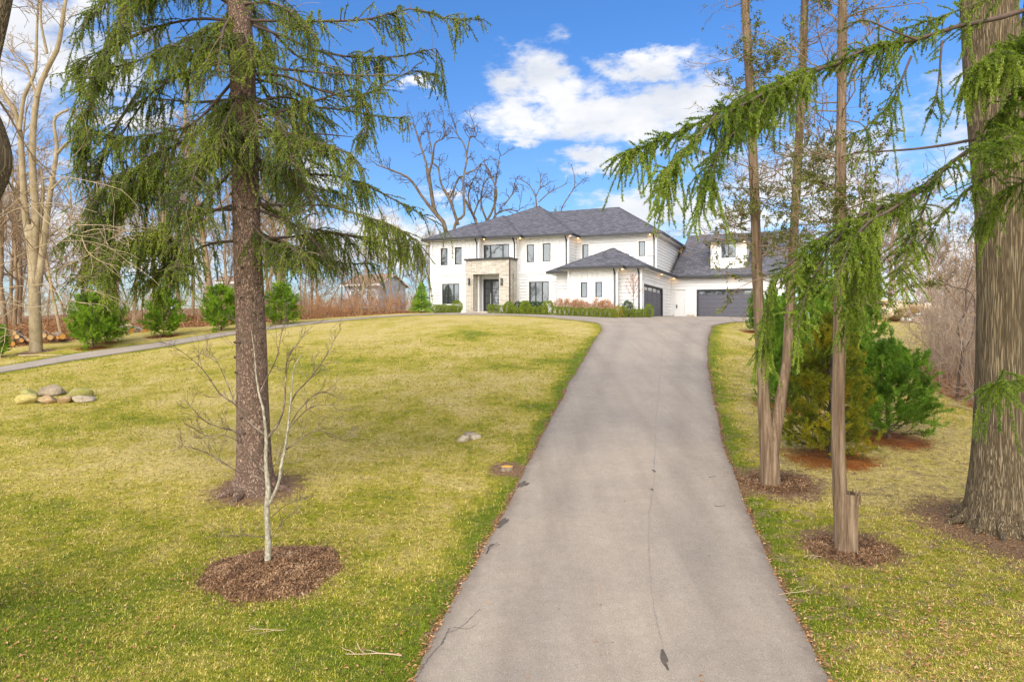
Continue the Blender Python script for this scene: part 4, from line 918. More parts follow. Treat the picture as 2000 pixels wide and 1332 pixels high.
TR = [  # traced limbs: pixels, distance shift at the tip, foliage density
 ([(478, 40), (560, 42), (640, 42), (720, 38), (800, 18), (840, 26), (880, 40), (940, 38)], -.8, 1.2),
 ([(495, 50), (560, 75), (620, 100), (700, 113), (790, 110), (850, 95), (868, 120)], .6, 1.1),
 ([(495, 130), (600, 140), (700, 148), (775, 148)], -1.2, .35), ([(500, 145), (560, 150), (620, 175), (700, 190), (760, 160), (810, 138), (860, 150)], .3, .9),
 ([(500, 230), (560, 215), (640, 190), (700, 178), (712, 240), (720, 262)], -.6, 1.3), ([(505, 250), (600, 275), (680, 300), (705, 330)], -1.3, 1.3),
 ([(506, 270), (560, 262), (620, 262), (690, 268)], .5, .2), ([(500, 330), (590, 340), (660, 345), (720, 365), (760, 385), (815, 415), (848, 432)], .2, 1.3),
 ([(500, 330), (560, 345), (640, 400), (700, 420), (760, 440)], -1.6, 1.2), ([(502, 410), (545, 425), (590, 445), (640, 452), (700, 462), (765, 468), (822, 490)], .8, 1.3),
 ([(503, 466), (560, 464), (640, 456), (720, 470), (780, 492)], 1.8, 1.0), ([(503, 398), (560, 402), (620, 401), (690, 402)], -.6, .3), ([(500, 200), (560, 190), (610, 215), (650, 250)], 1.5, .9),
 ([(470, 10), (520, 5), (560, 20), (600, 60)], -2.2, .9), ([(478, 420), (520, 470), (560, 480), (590, 500), (600, 520)], -2.0, 1.2),
 ([(450, 40), (380, 38), (300, 55), (240, 78), (180, 110), (150, 140)], .5, 1.2), ([(450, 45), (380, 70), (300, 110), (230, 130), (175, 165)], -1.0, 1.2),
 ([(452, 125), (400, 130), (330, 160), (280, 200), (220, 290), (170, 330)], .4, 1.1), ([(452, 195), (380, 200), (300, 195), (220, 215)], 1.4, .5),
 ([(455, 200), (400, 250), (330, 290), (260, 330), (200, 370), (170, 420)], -1.0, 1.3), ([(455, 300), (380, 310), (300, 340), (230, 400), (180, 440)], .8, 1.3),
 ([(458, 330), (420, 370), (370, 430), (350, 500), (340, 530)], -1.8, 1.1), ([(460, 410), (400, 412), (330, 440), (250, 470), (180, 500), (150, 540)], .3, 1.2),
 ([(458, 400), (390, 420), (300, 450), (230, 490), (190, 540)], -1.2, 1.1), ([(462, 470), (400, 480), (330, 520), (270, 540)], 1.2, .8),
 ([(450, 10), (380, -30), (300, -40), (220, -10), (170, 30)], .2, 1.4), ([(450, 10), (380, -50), (320, -60), (250, 0), (230, 60)], -1.2, 1.4), ([(450, -20), (360, -60), (260, -40), (190, 20), (150, 80)], -.4, 1.4),
 ([(455, 160), (380, 240), (310, 260), (230, 270), (170, 250)], -.8, 1.3), ([(300, 55), (230, 90), (185, 170), (165, 270), (160, 360)], .0, 1.5), ([(270, 180), (215, 270), (185, 370), (175, 460), (170, 520)], .3, 1.5), ([(230, 60), (195, 130), (175, 220)], -.6, 1.5), ([(300, 330), (240, 390), (200, 460), (190, 550)], -.5, 1.5),
 ([(340, 430), (280, 470), (230, 520), (215, 570)], .2, 1.4), ([(400, 412), (350, 460), (330, 520), (300, 550)], .6, 1.3), ([(476, 60), (480, 70), (488, 95), (492, 130)], -1.0, 1.6), ([(474, 180), (480, 195), (500, 230), (505, 270)], -1.3, 1.8), ([(478, 170), (465, 190), (440, 240), (430, 290)], -1.3, 1.6), ([(480, 250), (470, 270), (460, 300)], -1.0, 1.4),
 ([(470, 20), (440, 50), (430, 100), (425, 150)], -1.4, 1.4), ([(485, 200), (530, 220), (560, 270), (570, 320)], -1.6, 1.5), ([(485, 300), (540, 330), (600, 380), (620, 420)], -1.6, 1.4), ([(700, 420), (760, 440), (810, 468), (828, 500)], -.4, 1.3), ([(590, 445), (620, 480), (640, 520)], -.5, 1.4),
 ([(452, 90), (400, 100), (330, 90), (280, 120)], -1.8, .9), ([(455, 260), (410, 290), (380, 340), (360, 400)], -2.2, 1.2)]
brs = []; dens = []
for pts, dy, q in TR:
    n = len(pts); brs.append(pxline(pts, [D1 + dy * (k / (n - 1)) for k in range(n)], 14)); dens.append(q * (.72 if pts[-1][0] > 600 else .98))
for k in range(46):                                  # the rest of the crown, all round and above
    py = rs.uniform(-900, 440); c = tz(py); a = rs.uniform(0, 2 * math.pi); L = rs.uniform(3.0, 4.3) * (1 if py > -300 else max(.3, 1 - (-300 - py) / 800))
    if py > -60 and (math.sin(a) < -.3 or abs(math.cos(a)) > .8): a = abs(a) % math.pi; a = .6 + (math.pi - 1.2) * rs.rand()
    t = np.linspace(0, 1, 6); h = np.array([math.cos(a), math.sin(a)]); dr = rs.uniform(.5, 1.2)
    P = np.column_stack([c[0] + h[0] * L * t, c[1] + h[1] * L * t, c[2] - dr * 1.3 * t + dr * .6 * t ** 3 + .2 * t]); P[1:-1] += rs.randn(4, 3) * .07
    brs.append(spline(P, 14)); dens.append(.75 if py > 0 else .5)
bm = MB(); tubes(bm, np.array(brs), np.array([taper(14, .034, .006, .9)] * len(brs)), 7)
tw, nb = spruce_foliage(brs, rs, .085, .74, .66, .052, .050, .0078, .0165, .14, dens, hang_keep=.85, cf=3.8, gap=.10, plume=(.085, .30, .7, .0))
# thin bare side twigs
bare = MB(); C_, D_, _ = on_lines(np.array(brs), .35, rs, .1); tubes(bare, arcs(C_, unit(D_ + rs.randn(len(C_), 3) * .8), rs.uniform(.2, .8, len(C_)), rs, 5, .3, .3), np.tile(taper(5, .007, .003), (len(C_), 1)), 3)
bo = shift(bm).build('branch', BK_DRK, spr); bm2 = shift(tw); bm2.build('twigs', BK_DRK, bo); shift(bare).build('twigs', BK_TWG, bo)
shift(nb).build('crown', ND_SPR, spr)

# --- the near spruce whose trunk stands just outside the right edge; its boughs reach in from the right
D2 = 8.0; NS = ground_d(2420, D2); loc = -NS
ns = empty('spruce_tree', NS, 'near spruce boughs with bright green drooping needles reaching in from the right edge', 'tree')
tr = at(2420, 0, D2); mb = MB(); trunk_tube(mb, np.array([(NS[0], NS[1], NS[2] - .2), (NS[0], NS[1], -1), (NS[0], NS[1], 3), (NS[0] - .05, NS[1], 8), (NS[0], NS[1], 13)]), [.36, .28, .24, .15, .02], 24, .025, 4, 40)
shift(mb).build('trunk', BK_SPR, ns)
T2 = [([(2420, -200), (2200, -60), (2000, 22), (1870, 52), (1790, 78), (1700, 92), (1640, 122), (1560, 145), (1470, 180), (1400, 222), (1330, 258), (1270, 280), (1203, 308)], (8.2, 7.4), 1.5, .42),
 ([(1640, 122), (1560, 150), (1460, 200), (1390, 240), (1330, 300), (1300, 340)], (7.7, 7.1), 1.2, .1), ([(2420, 40), (2200, 150), (2000, 235), (1900, 285), (1830, 345), (1780, 388), (1720, 402), (1660, 435), (1600, 462), (1560, 500), (1545, 545)], (8.2, 7.6), 1.4, .42),
 ([(1800, 372), (1740, 410), (1690, 440), (1650, 500), (1630, 570)], (7.9, 7.2), 1.4, .35), ([(1720, 402), (1680, 440), (1620, 470), (1580, 510), (1560, 570)], (7.8, 8.3), 1.4, .1),
 ([(1700, 410), (1680, 470), (1670, 540), (1660, 600)], (7.8, 7.6), 1.2, .1), ([(2420, 120), (2200, 240), (2050, 300), (1950, 330), (1880, 380), (1830, 430), (1800, 500)], (8.2, 7.7), .8, .62),
 ([(2420, -150), (2200, 0), (2050, 60), (1960, 100), (1905, 130)], (8.2, 7.2), 2.2, .3), ([(2420, 60), (2250, 160), (2080, 230), (1980, 260), (1920, 300)], (8.2, 7.0), 2.2, .3),
 ([(2420, 180), (2250, 250), (2050, 330), (1960, 380), (1930, 430)], (8.2, 8.6), 1.7, .35),
 ([(2420, -120), (2250, 0), (2100, 110), (2010, 170), (1950, 230)], (8.2, 7.6), 2.2, .35), ([(2420, 620), (2200, 700), (2060, 742), (1990, 742), (1940, 752)], (7.6, 6.3), .9, .6),
 ([(1790, 78), (1740, 60), (1690, 40), (1650, 50)], (7.8, 7.7), .25, .1), ([(2420, -260), (2200, -120), (2000, -30), (1900, 10), (1820, 40), (1750, 60)], (8.2, 8.7), .5, .5),
 ([(1560, 145), (1500, 190), (1440, 250), (1400, 310), (1385, 370)], (7.7, 7.0), 1.3, .1), ([(1400, 222), (1350, 280), (1315, 335), (1300, 375)], (7.5, 7.3), .8, .15),
 ([(1660, 435), (1600, 520), (1570, 590), (1555, 660)], (7.8, 7.4), 1.2, .1), ([(1740, 405), (1700, 500), (1690, 580), (1640, 650)], (7.8, 8.2), 1.2, .15), ([(1560, 500), (1520, 540), (1500, 610), (1490, 680)], (7.7, 7.9), 1.1, .1), ([(1830, 345), (1800, 420), (1770, 500), (1755, 570)], (8, 7.5), 1.1, .2),
 ([(1780, 110), (1740, 200), (1700, 240), (1680, 262)], (7.8, 7.7), .5, .1), ([(1840, 80), (1830, 180), (1810, 230)], (7.8, 7.9), .4, .1)]
T0S = [q[3] for q in T2]; T2 = [q[:3] for q in T2]
brs = [pxline(p, d, 16) for p, d, q in T2]; dens = [q for *_, q in T2]
for k in range(22):
    z = rs.uniform(-.5, 10); a = rs.uniform(-1.3, 1.7); L = rs.uniform(2.2, 3.6) * (1 - max(0, z - 5) / 9); t = np.linspace(0, 1, 6)
    P = np.column_stack([NS[0] + math.cos(a) * L * t, NS[1] + math.sin(a) * L * t, z - 1.0 * t + .5 * t ** 3]); brs.append(spline(P, 16)); dens.append(.5)
bm = MB(); tubes(bm, np.array(brs), np.array([taper(16, .045 if k in (0, 2) else (.022 if len(T2[k][0]) > 4 and k < len(T2) else .014) if k < len(T2) else .03, .004, 1.0) for k in range(len(brs))]), 7)
tubes(bm, [pxline([(1905, 272), (1850, 283), (1780, 292), (1700, 297), (1668, 298)], (7.9, 7.7), 16)], [taper(16, .02, .008)], 6)
tw, nb = spruce_foliage(brs, rs, .06, .38, .55, .048, .031, .0019, .0080, .10, dens, hang_keep=.72, cf=5.0, gap=.10, t0s=T0S, plume=(.028, .24, .35, -.3))
bo = shift(bm).build('branch', BK_DRK, ns); shift(tw).build('twigs', BK_DRK, bo); shift(nb).build('crown', ND_NEAR, ns)

# ------------------------------------------------------------------ cedars beside the drive
def cedar(base, trunks, label, seed, D, nbr, zlo, zhi, extra=None):
    global loc
    rs = np.random.RandomState(seed); root = empty('cedar_tree', base, label, 'tree'); loc = -np.array(base)
    mb = MB(); Qs = []
    for pts, rad, dd in trunks: Qs.append(trunk_tube(mb, np.array([at(a, b, D + k) for (a, b), k in zip(pts, dd)]), np.array(rad) / F * D, 20, .055, seed, 110, .05))
    if extra: extra(mb, rs)
    tko = shift(mb).build('trunk', BK_CED, root); br = MB(); out = []
    for Q in Qs:
        for k in range(nbr):
            z = rs.uniform(zlo, zhi) if rs.rand() < .8 else rs.uniform(zhi, zhi + 4); i = np.argmin(abs(Q[:, 2] - z)); c = Q[i, :3]; a = rs.uniform(0, 2 * math.pi)
            L = rs.uniform(.7, 2.0) * (1.0 if z < zhi else .7)
            grow(c, (math.cos(a), math.sin(a), rs.uniform(-.25, .55)), L, .014, rs, 0, out, 7, .2, .05, (5, 4), .5, .8, .6, .0035, .15)
    limbs_to_mesh(br, out, (0, 1, 2), 4); shift(br).build('branch', BK_TWG, tko)
    fo = MB(); P = np.array([resample(o[0], 6) for o in out if o[2] > 0]); C_, D_, ii = on_lines(P, .05, rs, .15)
    nz = np.sin(C_[:, 2] * 1.7 + 1) * np.sin(C_[:, 0] * 2.1) + rs.rand(len(C_)); C_ = C_[nz > .78]; D_ = D_[nz > .78]
    m = 6; C2 = np.repeat(C_, m, 0) + rs.randn(len(C_) * m, 3) * .022; leafspray(fo, C2, np.repeat(D_, m, 0) + np.array([0, 0, -.3]), 0.055, .026, rs, 1.2)
    for Q in Qs:                                       # green shoots clinging to the upper stems
        i = rs.randint(0, len(Q), 2600); z = Q[i, 2]; kp = (z > zlo) & (rs.rand(len(i)) < .35 + .4 * np.sin(z * 1.9 + seed)); i = i[kp]; a = rs.uniform(0, 6.283, len(i)); nrm = np.column_stack([np.cos(a), np.sin(a), np.zeros(len(i))])
        leafspray(fo, Q[i, :3] + nrm * Q[i, 3:4] + np.column_stack([np.zeros(len(i)), np.zeros(len(i)), rs.uniform(-.1, .1, len(i))]), nrm + np.array([0, 0, -.6]), .05, .022, rs, .8)
    shift(fo).build('crown', ND_CED, root); return root
c1 = [([(1506, 985), (1505, 940), (1502, 880), (1493, 800), (1488, 700), (1481, 580), (1477, 480), (1472, 350), (1467, 200), (1458, 60), (1452, -100), (1445, -500)], [21, 18, 17, 11, 10, 9.5, 9, 8.5, 8, 7.5, 6.5, 2], [0] * 12),
      ([(1510, 940), (1508, 880), (1516, 830), (1527, 770), (1538, 690), (1545, 560), (1551, 440), (1558, 320), (1566, 180), (1572, 0), (1576, -200), (1580, -500)], [13, 13, 12, 9.5, 9, 8.5, 8, 7.5, 7, 6.5, 6, 2], [-.02, -.02, .0, .05, .1, .15, .2, .2, .2, .2, .2, .2])]
cedar(CEDAR1, c1, 'forked cedar with two reddish brown bare stems beside the drive', 21, CEDAR1[1], 56, .9, 8.2)
def stub(mb, rs):
    D = CEDAR2[1]; c = at(1658, 1085, D); 
    P = np.array([at(1653, 1095, D), at(1653, 1070, D), at(1654, 1030, D), at(1655, 985, D), at(1657, 962, D)]); trunk_tube(mb, P, np.array([25, 20.5, 19, 19, 21]) / F * D, 18, .05, 8, 30, .05)
    # broken hollow rim
    for k in range(17):
        a = k / 17 * 6.283; R = 18.5 / F * D; b = at(1658, 968, D) + R * np.array([math.cos(a), math.sin(a), 0]); h = .0 + .05 * rs.rand() + (.07 if math.cos(a) > .5 else 0)
        tubes(mb, [np.array([b - (0, 0, .12), b, b + (.01 * math.cos(a), .01 * math.sin(a), h)])], [[.022, .020, .006]], 6)
c2 = [([(1645, 1080), (1644, 1020), (1641, 960), (1638, 880), (1637, 780), (1639, 700), (1640, 600), (1641, 450), (1642, 300), (1645, 150), (1646, 0), (1648, -250), (1650, -600)], [14, 13, 13, 12, 11.5, 11.2, 10.6, 9.8, 9.0, 8.3, 7.5, 5.5, 1.5], [0] * 13)]
cedar(CEDAR2, c2, 'slim straight cedar growing from a broken hollow stub nearest the drive', 22, CEDAR2[1], 60, .2, 6.6, stub)

# ------------------------------------------------------------------ big furrowed oak on the right
rs = np.random.RandomState(9); DO = OAK[1]; loc = -OAK
oak = empty('oak_tree', OAK, 'massive tree trunk with deeply furrowed grey brown bark and spreading roots on the right', 'tree')
mb = MB()
P = [(1952, 1070), (1950, 1020), (1949, 960), (1951, 860), (1954, 740), (1956, 620), (1955, 480), (1952, 350), (1946, 220), (1938, 100), (1930, 0), (1920, -150), (1905, -400), (1880, -700), (1860, -900)]
R = [76, 61, 51, 43.5, 41, 40, 42, 45, 48, 48, 46, 38, 28, 18, 5]
Qo = trunk_tube(mb, np.array([at(a, b, DO) for a, b in P]), np.array(R) / F * DO, 48, .018, 3, 90, .02)
P = [(1975, 420), (1990, 340), (2006, 240), (2020, 120), (2035, 0), (2060, -200), (2100, -500)]
trunk_tube(mb, np.array([at(a, b, DO + .3) for a, b in P]), np.array([22, 30, 32, 31, 29, 22, 8]) / F * DO, 30, .02, 5, 50, .02)
roots(mb, OAK[0], OAK[1] + .0, OAK[2], .52, 11, rs, .38, .55, .13)
ot = shift(mb).build('trunk', BK_OAK, oak)
out = []
for k in range(14):
    z = rs.uniform(5.6, 10.5); i = np.argmin(abs(Qo[:, 2] - z)); a = rs.uniform(0, 6.28); grow(Qo[i, :3], (math.cos(a), math.sin(a), .7), rs.uniform(3, 5), .12, rs, 0, out, 8, .2, .06, (5, 4, 3), .55, .7, .55, .006)
bm = MB(); limbs_to_mesh(bm, out, (0, 1, 2, 3), 5); shift(bm).build('branch', BK_FAR, ot)

# ------------------------------------------------------------------ young lichen-covered tree in the mulch ring
rs = np.random.RandomState(14); DS = SAPL[1]; loc = -SAPL
sap = empty('young_tree', SAPL, 'small bare young tree with pale lichen bark standing in the round mulch bed', 'tree')
mb = MB(); out = []
st = [([(523, 1130), (522, 1108), (524, 1060), (521, 990), (524, 960), (519, 900), (520, 860), (514, 800), (506, 770), (500, 730), (497, 690), (490, 640)], [8, 6.2, 5.6, 5.3, 4.9, 3.7, 3.2, 2.6, 2.0, 1.4, 1.0, .5], 0),
      ([(525, 985), (535, 965), (545, 940), (550, 905), (556, 880), (562, 840), (566, 800), (570, 760), (574, 720), (590, 690)], [3.0, 3.0, 2.9, 2.7, 2.3, 1.9, 1.6, 1.3, 1.0, .5], -.15)]
for p, r, dd in st: mb2 = tubes(mb, [spline([at(a, b, DS + dd * k / len(p)) for k, (a, b) in enumerate(p)], 40)], [np.interp(np.linspace(0, 1, 40), np.linspace(0, 1, len(r)), r) / F * DS], 12)
sk = shift(mb).build('trunk', BK_LIC, sap)
sm_ = [([(520, 860), (530, 845), (545, 825), (555, 790), (558, 740), (562, 700), (590, 660), (598, 640)], .25, 2.6), ([(519, 850), (495, 832), (478, 815), (460, 790), (430, 770), (410, 740), (385, 710), (345, 680), (330, 670)], .3, 2.2),
 ([(516, 920), (500, 905), (480, 880), (470, 865), (466, 845), (430, 835), (400, 822), (360, 780)], -.3, 2.0), ([(513, 938), (490, 925), (465, 922), (440, 905), (415, 890), (380, 875), (345, 870)], .2, 1.6),
 ([(566, 790), (580, 765), (600, 745), (620, 720), (640, 690), (655, 660), (668, 640)], .2, 1.8), ([(556, 880), (570, 870), (590, 855), (620, 840), (650, 850), (672, 862)], -.2, 1.4),
 ([(524, 925), (535, 910), (548, 902)], .1, 1.2), ([(518, 1050), (505, 1047), (480, 1046), (440, 1045)], -.1, 1.0), ([(526, 1055), (540, 1035), (552, 1020), (568, 1000)], -.2, 1.0), ([(522, 1000), (500, 960), (470, 955)], .1, .8),
 ([(506, 770), (520, 740), (540, 700), (548, 660), (555, 630)], .3, 1.5), ([(500, 740), (480, 700), (470, 650), (455, 620)], -.2, 1.3), ([(497, 690), (510, 650), (505, 610), (515, 580)], .1, 1.0), ([(566, 830), (585, 800), (615, 770), (640, 765)], .2, 1.2), ([(530, 1010), (560, 985), (600, 970)], .15, .9),
 ([(470, 865), (440, 850), (400, 850), (370, 830)], -.4, 1.2), ([(460, 790), (440, 740), (420, 700), (400, 690)], .4, 1.2), ([(562, 840), (600, 800), (640, 790), (660, 800)], -.3, 1.2)]
for p, dd, r in sm_:
    Pk = spline([at(a, b, DS + dd * k / len(p)) for k, (a, b) in enumerate(p)], 16); out.append((Pk, taper(16, r / F * DS, .0035), 0))
    for k in range(int(4 + len(p) * 1.3)):
        c, d_ = along(Pk, np.array([rs.uniform(.3, .98)])); grow(c[0], unit(d_[0] + rs.randn(3) * .55), rs.uniform(.12, .5), .0038, rs, 1, out, 6, .17, .08, (9, 3, 2), .5, .6, .7, .0018, .2)
bm = MB(); limbs_to_mesh(bm, out, (0,), 7); limbs_to_mesh(bm, out, (1, 2, 3), 4); shift(bm).build('branch', bark('sapling_twig', (.06, .042, .03), (.13, .095, .07), (.32, .28, .22), 5, (1, 1, 1), .002), sk)

# ------------------------------------------------------------------ trunk leaning in at the left edge, and the pale twigs of the small tree beside it
DE = 9.0; b0 = ground_d(-150, DE); loc = -b0
le = empty('old_tree', b0, 'rough barked leaning trunk cut off by the left edge', 'tree')
mb = MB(); P = [(-150, 1240), (-140, 1000), (-120, 700), (-85, 500), (-52, 390), (-30, 315), (-42, 250), (-62, 190), (-46, 130), (-30, 60), (-16, 0), (10, -120), (30, -300)]; P[0] = (-150, HOR - (b0[2] - .1) * F / DE)
trunk_tube(mb, np.array([at(a, b, DE) for a, b in P]), np.array([50, 44, 42, 38, 38, 42, 40, 36, 34, 33, 32, 28, 14]) / F * DE, 30, .03, 6, 80, .02)
lt = shift(mb).build('trunk', BK_OAK, le); out = []
for p, r in (([(-20, 300), (20, 360), (60, 430), (110, 480), (150, 540)], 2), ([(0, 200), (20, 230), (60, 300), (100, 340), (150, 420)], 2), ([(-10, 380), (30, 440), (80, 500), (130, 520)], 1.6), ([(0, 60), (30, -20), (60, -60)], 3)):
    Pk = pxline(p, (DE, DE + 1), 12); out.append((Pk, taper(12, r * .008, .003), 0))
    for k in range(7): c, d_ = along(Pk, np.array([rs.uniform(.2, .95)])); grow(c[0], unit(d_[0] + rs.randn(3) * .7), rs.uniform(.3, .8), .006, rs, 1, out, 7, .15, 0, (4, 3), .5, .7, .6, .0025)
bm = MB(); limbs_to_mesh(bm, out, (0, 1, 2, 3), 5); shift(bm).build('branch', BK_TWG, lt)
DB = 7.5; b0 = ground_d(-170, DB); loc = -b0
yb = empty('young_tree', b0, 'young tree with long pale arching twigs reaching in from the left edge', 'tree')
mb = MB(); P = [(-170, 1340), (-168, 1100), (-160, 900), (-150, 700), (-130, 500), (-115, 300), (-100, 100)]; P[0] = (-170, HOR - (b0[2] - .1) * F / DB)
trunk_tube(mb, np.array([at(a, b, DB) for a, b in P]), np.array([14, 11, 10, 9, 7, 5, 2]) / F * DB, 12, .03, 6, 40); yt = shift(mb).build('trunk', BK_PALE, yb); out = []
tw_ = [[(-150, 640), (-40, 575), (50, 558), (120, 556), (165, 566), (205, 571)], [(-150, 700), (-20, 632), (40, 596), (90, 560), (125, 520), (160, 465), (163, 440)], [(90, 560), (120, 575), (150, 590), (195, 594)],
 [(160, 465), (172, 492), (200, 512), (232, 520)], [(160, 455), (190, 448), (235, 452), (260, 470)], [(150, 440), (200, 440), (240, 445)], [(-140, 680), (0, 640), (10, 655), (40, 652)], [(-150, 760), (-40, 690), (10, 655), (0, 700), (30, 690)],
 [(-130, 560), (-20, 440), (60, 400), (130, 400), (190, 415)], [(-130, 520), (0, 420), (80, 350), (150, 300), (180, 240)], [(125, 520), (170, 500), (210, 470), (262, 440)], [(-140, 600), (0, 520), (80, 480), (150, 470), (210, 482), (260, 520)],
 [(-140, 620), (-20, 590), (60, 600), (120, 590)], [(60, 400), (100, 440), (150, 460), (200, 455)], [(80, 350), (120, 345), (200, 360), (240, 372)]]
for p in tw_:
    Pk = pxline(p, (DB, DB - .5), 20); out.append((Pk, taper(20, .0055, .0018), 0))
    for k in range(5): c, d_ = along(Pk, np.array([rs.uniform(.35, .97)])); grow(c[0], unit(d_[0] + rs.randn(3) * .45), rs.uniform(.15, .5), .0024, rs, 1, out, 6, .08, -.06, (2,), .5, .5, .7, .0014)
bm = MB(); limbs_to_mesh(bm, out, (0, 1, 2), 4); shift(bm).build('branch', BK_PALE, yt)
# ------------------------------------------------------------------ traced trees further off
def traced_tree(name, base, D, stems, label, barkm, twigm, seed, nk=6, klen=(1, 2.5), kids=(4, 3), rk=.03, dd=1.5, group=None, crook=.22, up=.05, rmin=.012, cat='tree', rsc=.52):
    global loc
    rs = np.random.RandomState(seed); root = empty(name, base, label, cat, group); loc = -np.array(base); mb = MB(); out = []
    for k, (p, r0, r1) in enumerate(stems):
        j = 0 if k == 0 else rs.uniform(-dd, dd); Pk = pxline(p, (D, D + j), 26); big = r0 > 5
        tubes(mb, [Pk], [taper(26, r0, r1, .8) * rsc / F * D], 12 if big else 7)
        for q in range(nk if k or len(stems) < 3 else nk // 2):
            c, d_ = along(Pk, np.array([rs.uniform(.3, .99)])); grow(c[0], unit(d_[0] + rs.randn(3) * .6), rs.uniform(*klen), rk, rs, 1, out, 7, crook, up, (3,) + tuple(kids), .5, .7, .6, rmin)
    t = shift(mb).build('trunk', barkm, root); bm = MB(); limbs_to_mesh(bm, out, range(6), 4); shift(bm).build('branch', twigm, t); return root
DBe = BEECH[1]
traced_tree('maple_tree', BEECH, DBe, [
 ([(70, 700), (70, 660), (68, 600), (66, 540), (64, 480), (60, 440)], 18, 12), ([(64, 520), (56, 460), (50, 420), (44, 340), (40, 270), (30, 220), (10, 190), (-10, 150)], 11, 5), ([(66, 540), (68, 470), (70, 418), (64, 340), (64, 270), (74, 180), (100, 120), (114, 90), (125, 20), (135, -40)], 12, 4),
 ([(74, 560), (86, 470), (92, 420), (104, 340), (111, 290), (105, 240), (112, 225), (135, 214)], 11, 3), ([(112, 300), (130, 280), (150, 270), (170, 250)], 5, 2), ([(38, 255), (47, 190), (68, 140), (72, 60), (76, -20)], 6, 2), ([(72, 190), (50, 130), (20, 100)], 4, 1.5), ([(92, 105), (80, 40), (84, -30)], 4, 2), ([(100, 370), (130, 350), (140, 420), (130, 460)], 3, 1),
 ([(66, 560), (80, 500), (78, 440), (84, 380), (80, 330)], 8, 3)], 'tall grey barked tree splitting into several upright stems left of the path', BK_BEE, BK_TAN, 31, 9, (.8, 2.4), (4, 3), .022, .4, rmin=.008, rsc=.64)
p = ground_d(118, 41)
traced_tree('leaning_tree', p, 41, [([(122, 665), (112, 620), (100, 560), (88, 490), (84, 440)], 6, 3.5)], 'slim pale tan tree leaning left behind the grey split trunk', BK_TAN, BK_TAN, 32, 8, (.8, 1.8), (3,), .02, rmin=.008)
bh = np.array(((885 - 1000) / F * 76, 76, gz((885 - 1000) / F * 76, 76)))
traced_tree('bare_tree', bh, 76, [
 ([(880, 600), (878, 520), (868, 440), (850, 415), (840, 360), (836, 330)], 10, 6), ([(852, 420), (825, 385), (800, 350), (770, 335), (735, 322)], 6, 2), ([(836, 355), (832, 320), (818, 275), (805, 240), (790, 255), (770, 240)], 4.5, 1.5), ([(836, 350), (845, 310), (850, 280), (868, 268), (868, 235)], 4.5, 1.2),
 ([(845, 320), (842, 290), (838, 265), (842, 240)], 3.5, 1), ([(895, 440), (880, 395), (862, 360), (856, 330), (848, 320)], 6, 2), ([(880, 480), (892, 430), (906, 420), (905, 350), (912, 310), (905, 280), (892, 262), (890, 240)], 6, 1.2), ([(905, 345), (895, 350), (880, 385)], 4, 3),
 ([(910, 340), (930, 330), (940, 320), (925, 350)], 3, 1), ([(912, 300), (918, 270), (930, 265), (920, 240)], 3, 1)], 'crooked bare tree with thick spreading limbs rising behind the left end of the roof', BK_DKT, BK_DRK, 33, 8, (1.0, 2.6), (3, 3), .045, 2.5, rmin=.017)
bh = np.array(((945 - 1000) / F * 80, 80, gz((945 - 1000) / F * 80, 80)))
traced_tree('bare_tree', bh, 80, [([(945, 600), (942, 500), (930, 435), (908, 390)], 8, 4), ([(945, 440), (960, 415), (970, 380), (962, 350), (950, 325), (935, 322)], 5, 1.5), ([(950, 430), (940, 400), (942, 370), (952, 350), (968, 345)], 4, 1.5), ([(960, 440), (968, 420), (990, 410), (1010, 412), (1020, 405)], 4, 1), ([(968, 430), (966, 385), (970, 345), (975, 310), (978, 300)], 4, 1), ([(985, 400), (1000, 380), (1010, 360)], 3, 1), ([(930, 430), (920, 410), (915, 380), (925, 350)], 4, 1.2), ([(925, 420), (935, 395), (945, 385), (960, 390)], 3.5, 1.5)],
 'bare tree with upward fanning limbs right above the left roof peak', BK_DKT, BK_DRK, 34, 8, (1.0, 2.2), (3, 3), .04, 2.5, rmin=.017)
bh = np.array(((1060 - 1000) / F * 85, 85, gz((1060 - 1000) / F * 85, 85)))
traced_tree('bare_tree', bh, 85, [([(1055, 600), (1052, 480), (1048, 405), (1046, 380)], 4, 2.5), ([(1046, 385), (1036, 365), (1020, 352), (1010, 350)], 2, 1), ([(1046, 385), (1055, 368), (1070, 360), (1075, 350)], 2, .8), ([(1052, 395), (1075, 375), (1095, 365), (1108, 358)], 2, 1), ([(1055, 370), (1056, 345), (1060, 342)], 1.6, .6)], 'thin forked bare tree showing over the main roof peak', BK_DKT, BK_DRK, 35, 6, (.6, 1.4), (3,), .03, 1.5, rmin=.014)
bh = np.array(((1100 - 1000) / F * 84, 84, gz((1100 - 1000) / F * 84, 84)))
traced_tree('bare_tree', bh, 84, [([(1090, 600), (1092, 480), (1095, 415), (1110, 385), (1122, 365), (1122, 345), (1115, 320)], 4, 1), ([(1122, 368), (1135, 355), (1140, 350)], 1.6, .8)], 'single curved bare limb rising over the roof beside a brown conifer top', BK_DKT, BK_DRK, 36, 8, (.5, 1.2), (3,), .02, 1.5, rmin=.012)

